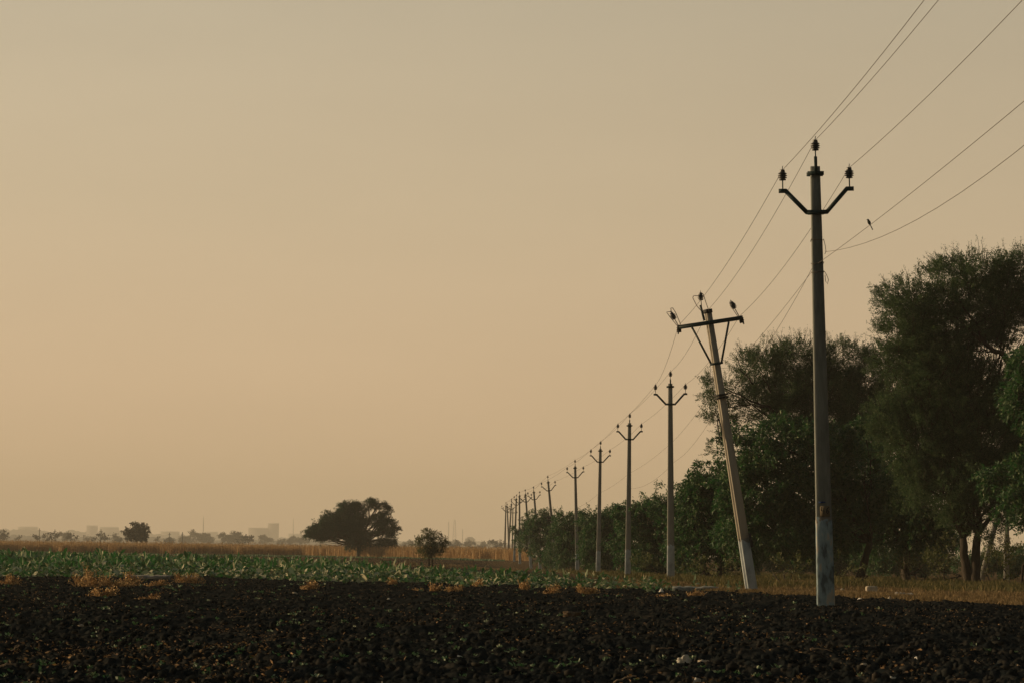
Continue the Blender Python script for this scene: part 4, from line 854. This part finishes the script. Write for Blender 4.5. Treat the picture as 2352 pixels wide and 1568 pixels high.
for nm, lab, cat, fx, fy, fw, fh, mt, rg in [
    ("plastic_scrap", "crumpled white plastic scrap alone on the dark soil near bottom centre", "rubbish", 1787, 2578, 28, 15, "white", .9),
    ("plastic_scrap", "pale round scrap at the bottom frame edge, left of a larger one", "rubbish", 1500, 2652, 22, 22, "plastic", .6),
    ("plastic_scrap", "larger pale crumpled scrap at the bottom frame edge", "rubbish", 1543, 2645, 36, 28, "stone", .8),
    ("plastic_bag", "crumpled beige bag with a bluish underside in the lower right soil", "rubbish", 2662, 2605, 40, 44, "plastic", 1.2),
    ("plastic_bag", "wrinkled yellowish bag right of the beige one", "rubbish", 2742, 2600, 56, 28, "stone", 1.2),
    ("plastic_cup", "pale translucent crushed cup below the two bags", "rubbish", 2716, 2648, 34, 30, "plastic", .5),
    ("plastic_scrap", "pointed white scrap on the soil below the nearest pole", "rubbish", 3362, 2598, 36, 34, "stone", 1.1),
    ("plastic_scrap", "white scrap with a dark blue side at lower right", "rubbish", 3577, 2586, 24, 17, "white", 1.0),
    ("plastic_scrap", "white crumpled scrap near the bottom right, lowest of the right group", "rubbish", 3475, 2650, 40, 28, "plastic", 1.1),
    ("white_stone", "white triangular stone at the soil edge below the third pole", "stone", 2577, 2308, 26, 24, "white", .3),
    ("stone", "pale stone at the soil edge just right of the nearest pole", "stone", 3282, 2296, 16, 14, "stone", .6),
    ("stone", "bright pale stone below the boxy container", "stone", 3353, 2336, 24, 17, "white", .6),
    ("stone", "small pale stone right of the boxy container, at the soil edge", "stone", 3466, 2340, 14, 14, "stone", .5),
    ("stone", "pale stone half hidden in grass left of the forked trunk", "stone", 3708, 2284, 30, 20, "stone", .5),
    ("stone", "orange tinted slanting stone in the grass near the right frame edge", "stone", 3933, 2284, 34, 22, "stone", .4),
    ("stone", "flat pale stone on the soil at the far right", "stone", 3862, 2356, 26, 9, "stone", .5),
    ("stone", "small bright stone on the dark soil right below the small airy tree", "stone", 1515, 2338, 11, 10, "white", .5),
    ("stone", "tiny white stone on the dark soil under the sixth pole", "stone", 2645, 2384, 10, 10, "white", .5),
    ("stone", "reddish pale stone on the soil below the round dry bush", "stone", 1147, 2320, 22, 14, "stone", .6),
    ("soil_mound", "brown mound of lighter earth in the dark soil below the seventh pole", "mound", 2225, 2408, 62, 38, "clodpale", .9),
    ("soil_clod", "reddish clod in the grass between the third pole and the leaning pole", "clod", 2790, 2256, 28, 24, "clodpale", .9),
    ("plastic_scrap", "pale scrap at the bottom right frame corner area, beside a stick", "rubbish", 3935, 2592, 14, 10, "plastic", .9),
    ("plastic_scrap", "white flake on soil at lower left, below a stick", "rubbish", 235, 2606, 56, 10, "stone", .7),
    ("plastic_scrap", "faint white flake on soil in the left half", "rubbish", 325, 2446, 34, 10, "stone", .7)]:
    seed += 3; px, py = fx / FR, fy / FR; D = min(soilD(px, py), 92); c_ = pt(px, py, D)
    wd = fw / FR * m2(D) / 2; h = fh / FR * m2(D) / 2; mb = MB()
    z_ = float(soilz(c_.x, c_.y)) if D < soil_edge(c_.x, c_.y) else gz(c_.x, c_.y)
    if nm == "white_stone": mb.lathe([(wd * 1.05, -h), (wd, -h * .5), (wd * .5, h * .4), (wd * .12, h * 1.1), (0, h * 1.15)], (0, 0, 0), 7)
    elif nm == "plastic_cup":
        mb.lathe([(wd * .8, h), (wd, -h), (wd * .93, -h), (wd * .74, h * .92), (0, h * .92)], (0, 0, 0), 12, Matrix.Rotation(.35, 3, 'Y') @ Matrix.Scale(.75, 3, (0, 1, 0)))
    else: lump(mb, (wd, wd * .8, h), seed, 3, rg)
    if nm == "soil_mound": z_ -= h * .35
    o = mb.build(nm, MT[mt], smooth=nm in ("stone",)); o.location = (c_.x, c_.y, z_ + h * .5); o.rotation_euler.z = rng.uniform(-.4, .4); tag(o, lab, cat)
    if "slanting" in lab: o.rotation_euler.y = -.5
# boxy container
px, py = 3396 / FR, 2308 / FR; D = 68.0; c_ = pt(px, py, D); z_ = gz(c_.x, c_.y)
wd = 46 / FR * m2(D); h = 34 / FR * m2(D); P = []
root = empty("stone_block", (c_.x, c_.y, z_)); tag(root, "whitish boxy block with rounded edges on the verge right of the nearest pole", "block")
mb = MB(); lump(mb, (1, 1, 1), 99, 3, .04); v_ = mb.v[0]; v_ = np.sign(v_) * np.abs(v_) ** .35; mb.v[0] = v_ * np.array((wd * .5, wd * .4, h * .5)) + np.array((0, 0, h * .42)); mb.build("block_body", MT["stone"], root, True)
# concrete slab at the crop edge and the dark pipe
for nm, lab, fx0, fx1, fy, h, D, mt, cat in [("concrete_slab", "long flat pale slab lying at the crop edge on the left", 490, 660, 2250, .05, 77, "slab", "slab"), ("concrete_slab", "short flat pale slab under the crop plants, right of the long one", 720, 765, 2248, .04, 77, "slab", "slab"),
                                       ("flat_stone_strip", "thin grey strip lying on the soil edge left of the leaning pole", 2620, 2800, 2310, .05, 69, "darkcon", "slab"), ("grey_sheet", "bluish grey sheet lying on the soil right of the boxy block", 3490, 3560, 2322, .03, 60, "slab", "sheet")]:
    a = pt(fx0 / FR, fy / FR, D); b_ = pt(fx1 / FR, fy / FR, D); z_ = gz((a.x + b_.x) / 2, D) + .05
    L_ = b_.x - a.x; n_ = 14; xs = np.linspace(-L_ / 2, L_ / 2, n_); tp = [(x_, h + .012 * rng.normal()) for x_ in xs]
    mb = MB().prism([(-L_ / 2, -.08)] + [(L_ / 2, -.08)] + tp[::-1], -.22, .22)
    o = mb.build(nm, MT[mt]); o.location = ((a.x + b_.x) / 2, D, z_); o.rotation_euler = (R_(5), 0, rng.normal(0, .05)); tag(o, lab, cat)
for lab, x0, y0, x1, y1 in [("pale stick lying on soil below the nearest pole's left side", 3010, 2478, 3095, 2478), ("thin curved stick below the nearest pole", 3155, 2558, 3245, 2569), ("thick short stick leaning on the soil between the leaning pole and the bags", 2895, 2470, 2925, 2502), ("long curved straw stalk at the bottom frame edge in the centre", 2390, 2660, 2480, 2636),
                            ("knobbly thin stick lying flat left of the two bags", 2558, 2553, 2625, 2553), ("stick leaving the frame at the lower right corner", 3960, 2600, 3995, 2622), ("thin stalk lying on the soil at left, near the frame side", 890, 2412, 955, 2412),
                            ("long straw across the soil at lower left centre", 740, 2596, 830, 2602), ("slanting straw right of the nearest pole at lower right", 3795, 2590, 3825, 2606), ("thin slanting straw in the lower left corner", 20, 2560, 70, 2520), ("pale stalk flat on soil at the lower left corner", 1, 2640, 40, 2632)]:
    D0 = soilD(x0 / FR, y0 / FR); D1 = soilD(x1 / FR, y1 / FR); D = (D0 + D1) / 2; a = pt(x0 / FR, y0 / FR, D); b_ = pt(x1 / FR, y1 / FR, D)
    zz = float(soilz((a.x + b_.x) / 2, D)); dz = (a.z + b_.z) / 2 - zz - .03; n_ = 9; t = np.linspace(0, 1, n_)[:, None]
    P = np.array(a) * (1 - t) + np.array(b_) * t; P[:, 2] -= dz; P[:, 1] += np.linspace(-.05, .05, n_); P[1:-1] += rng.normal(0, .004, (n_ - 2, 3)); P[:, 2] += .012 * np.sin(t[:, 0] * 3.1) * (1 if "curved" in lab else .3)
    c_ = P.mean(0); o = MB().tube(P - c_, np.linspace(.011 if "thick" in lab else .006, .004, n_), 6).build("stick", MT["stick"]); o.location = c_; tag(o, lab, "stick", "sticks on the soil")
# dark round shape beside the trunk of the big tree
c_ = pt(*z3(1030, 968), 371); z_ = gz(c_.x, c_.y); k = m2(371) / 6.138
root = empty("covered_stack", (c_.x, c_.y, z_)); tag(root, "dark squat covered stack under the big field tree, right of its trunk", "stack")
mb = MB(); mb.box((0, 0, 36 * k), (66 * k, 60 * k, 72 * k), taper=.92); mb.build("pile", MT["dark"], root); mb = MB(); mb.box((0, 0, 73 * k), (70 * k, 64 * k, 9 * k), taper=.8); mb.build("cover", MT["dark"], root)

# ------------------------------------------------------------------ haze
mh = bpy.data.materials.new("haze"); mh.use_nodes = True; n = mh.node_tree.nodes; n.remove(n["Principled BSDF"])
pv = n.new("ShaderNodeVolumePrincipled"); mh.node_tree.links.new(pv.outputs[0], n["Material Output"].inputs["Volume"])
pv.inputs["Color"].default_value = (.985, .97, .90, 1); pv.inputs["Density"].default_value = 2.1e-4; pv.inputs["Anisotropy"].default_value = 0.0
hz = MB().box((0, 0, 109), (19200, 19400, 222)).build("haze", mh); tag(hz, kind="stuff")
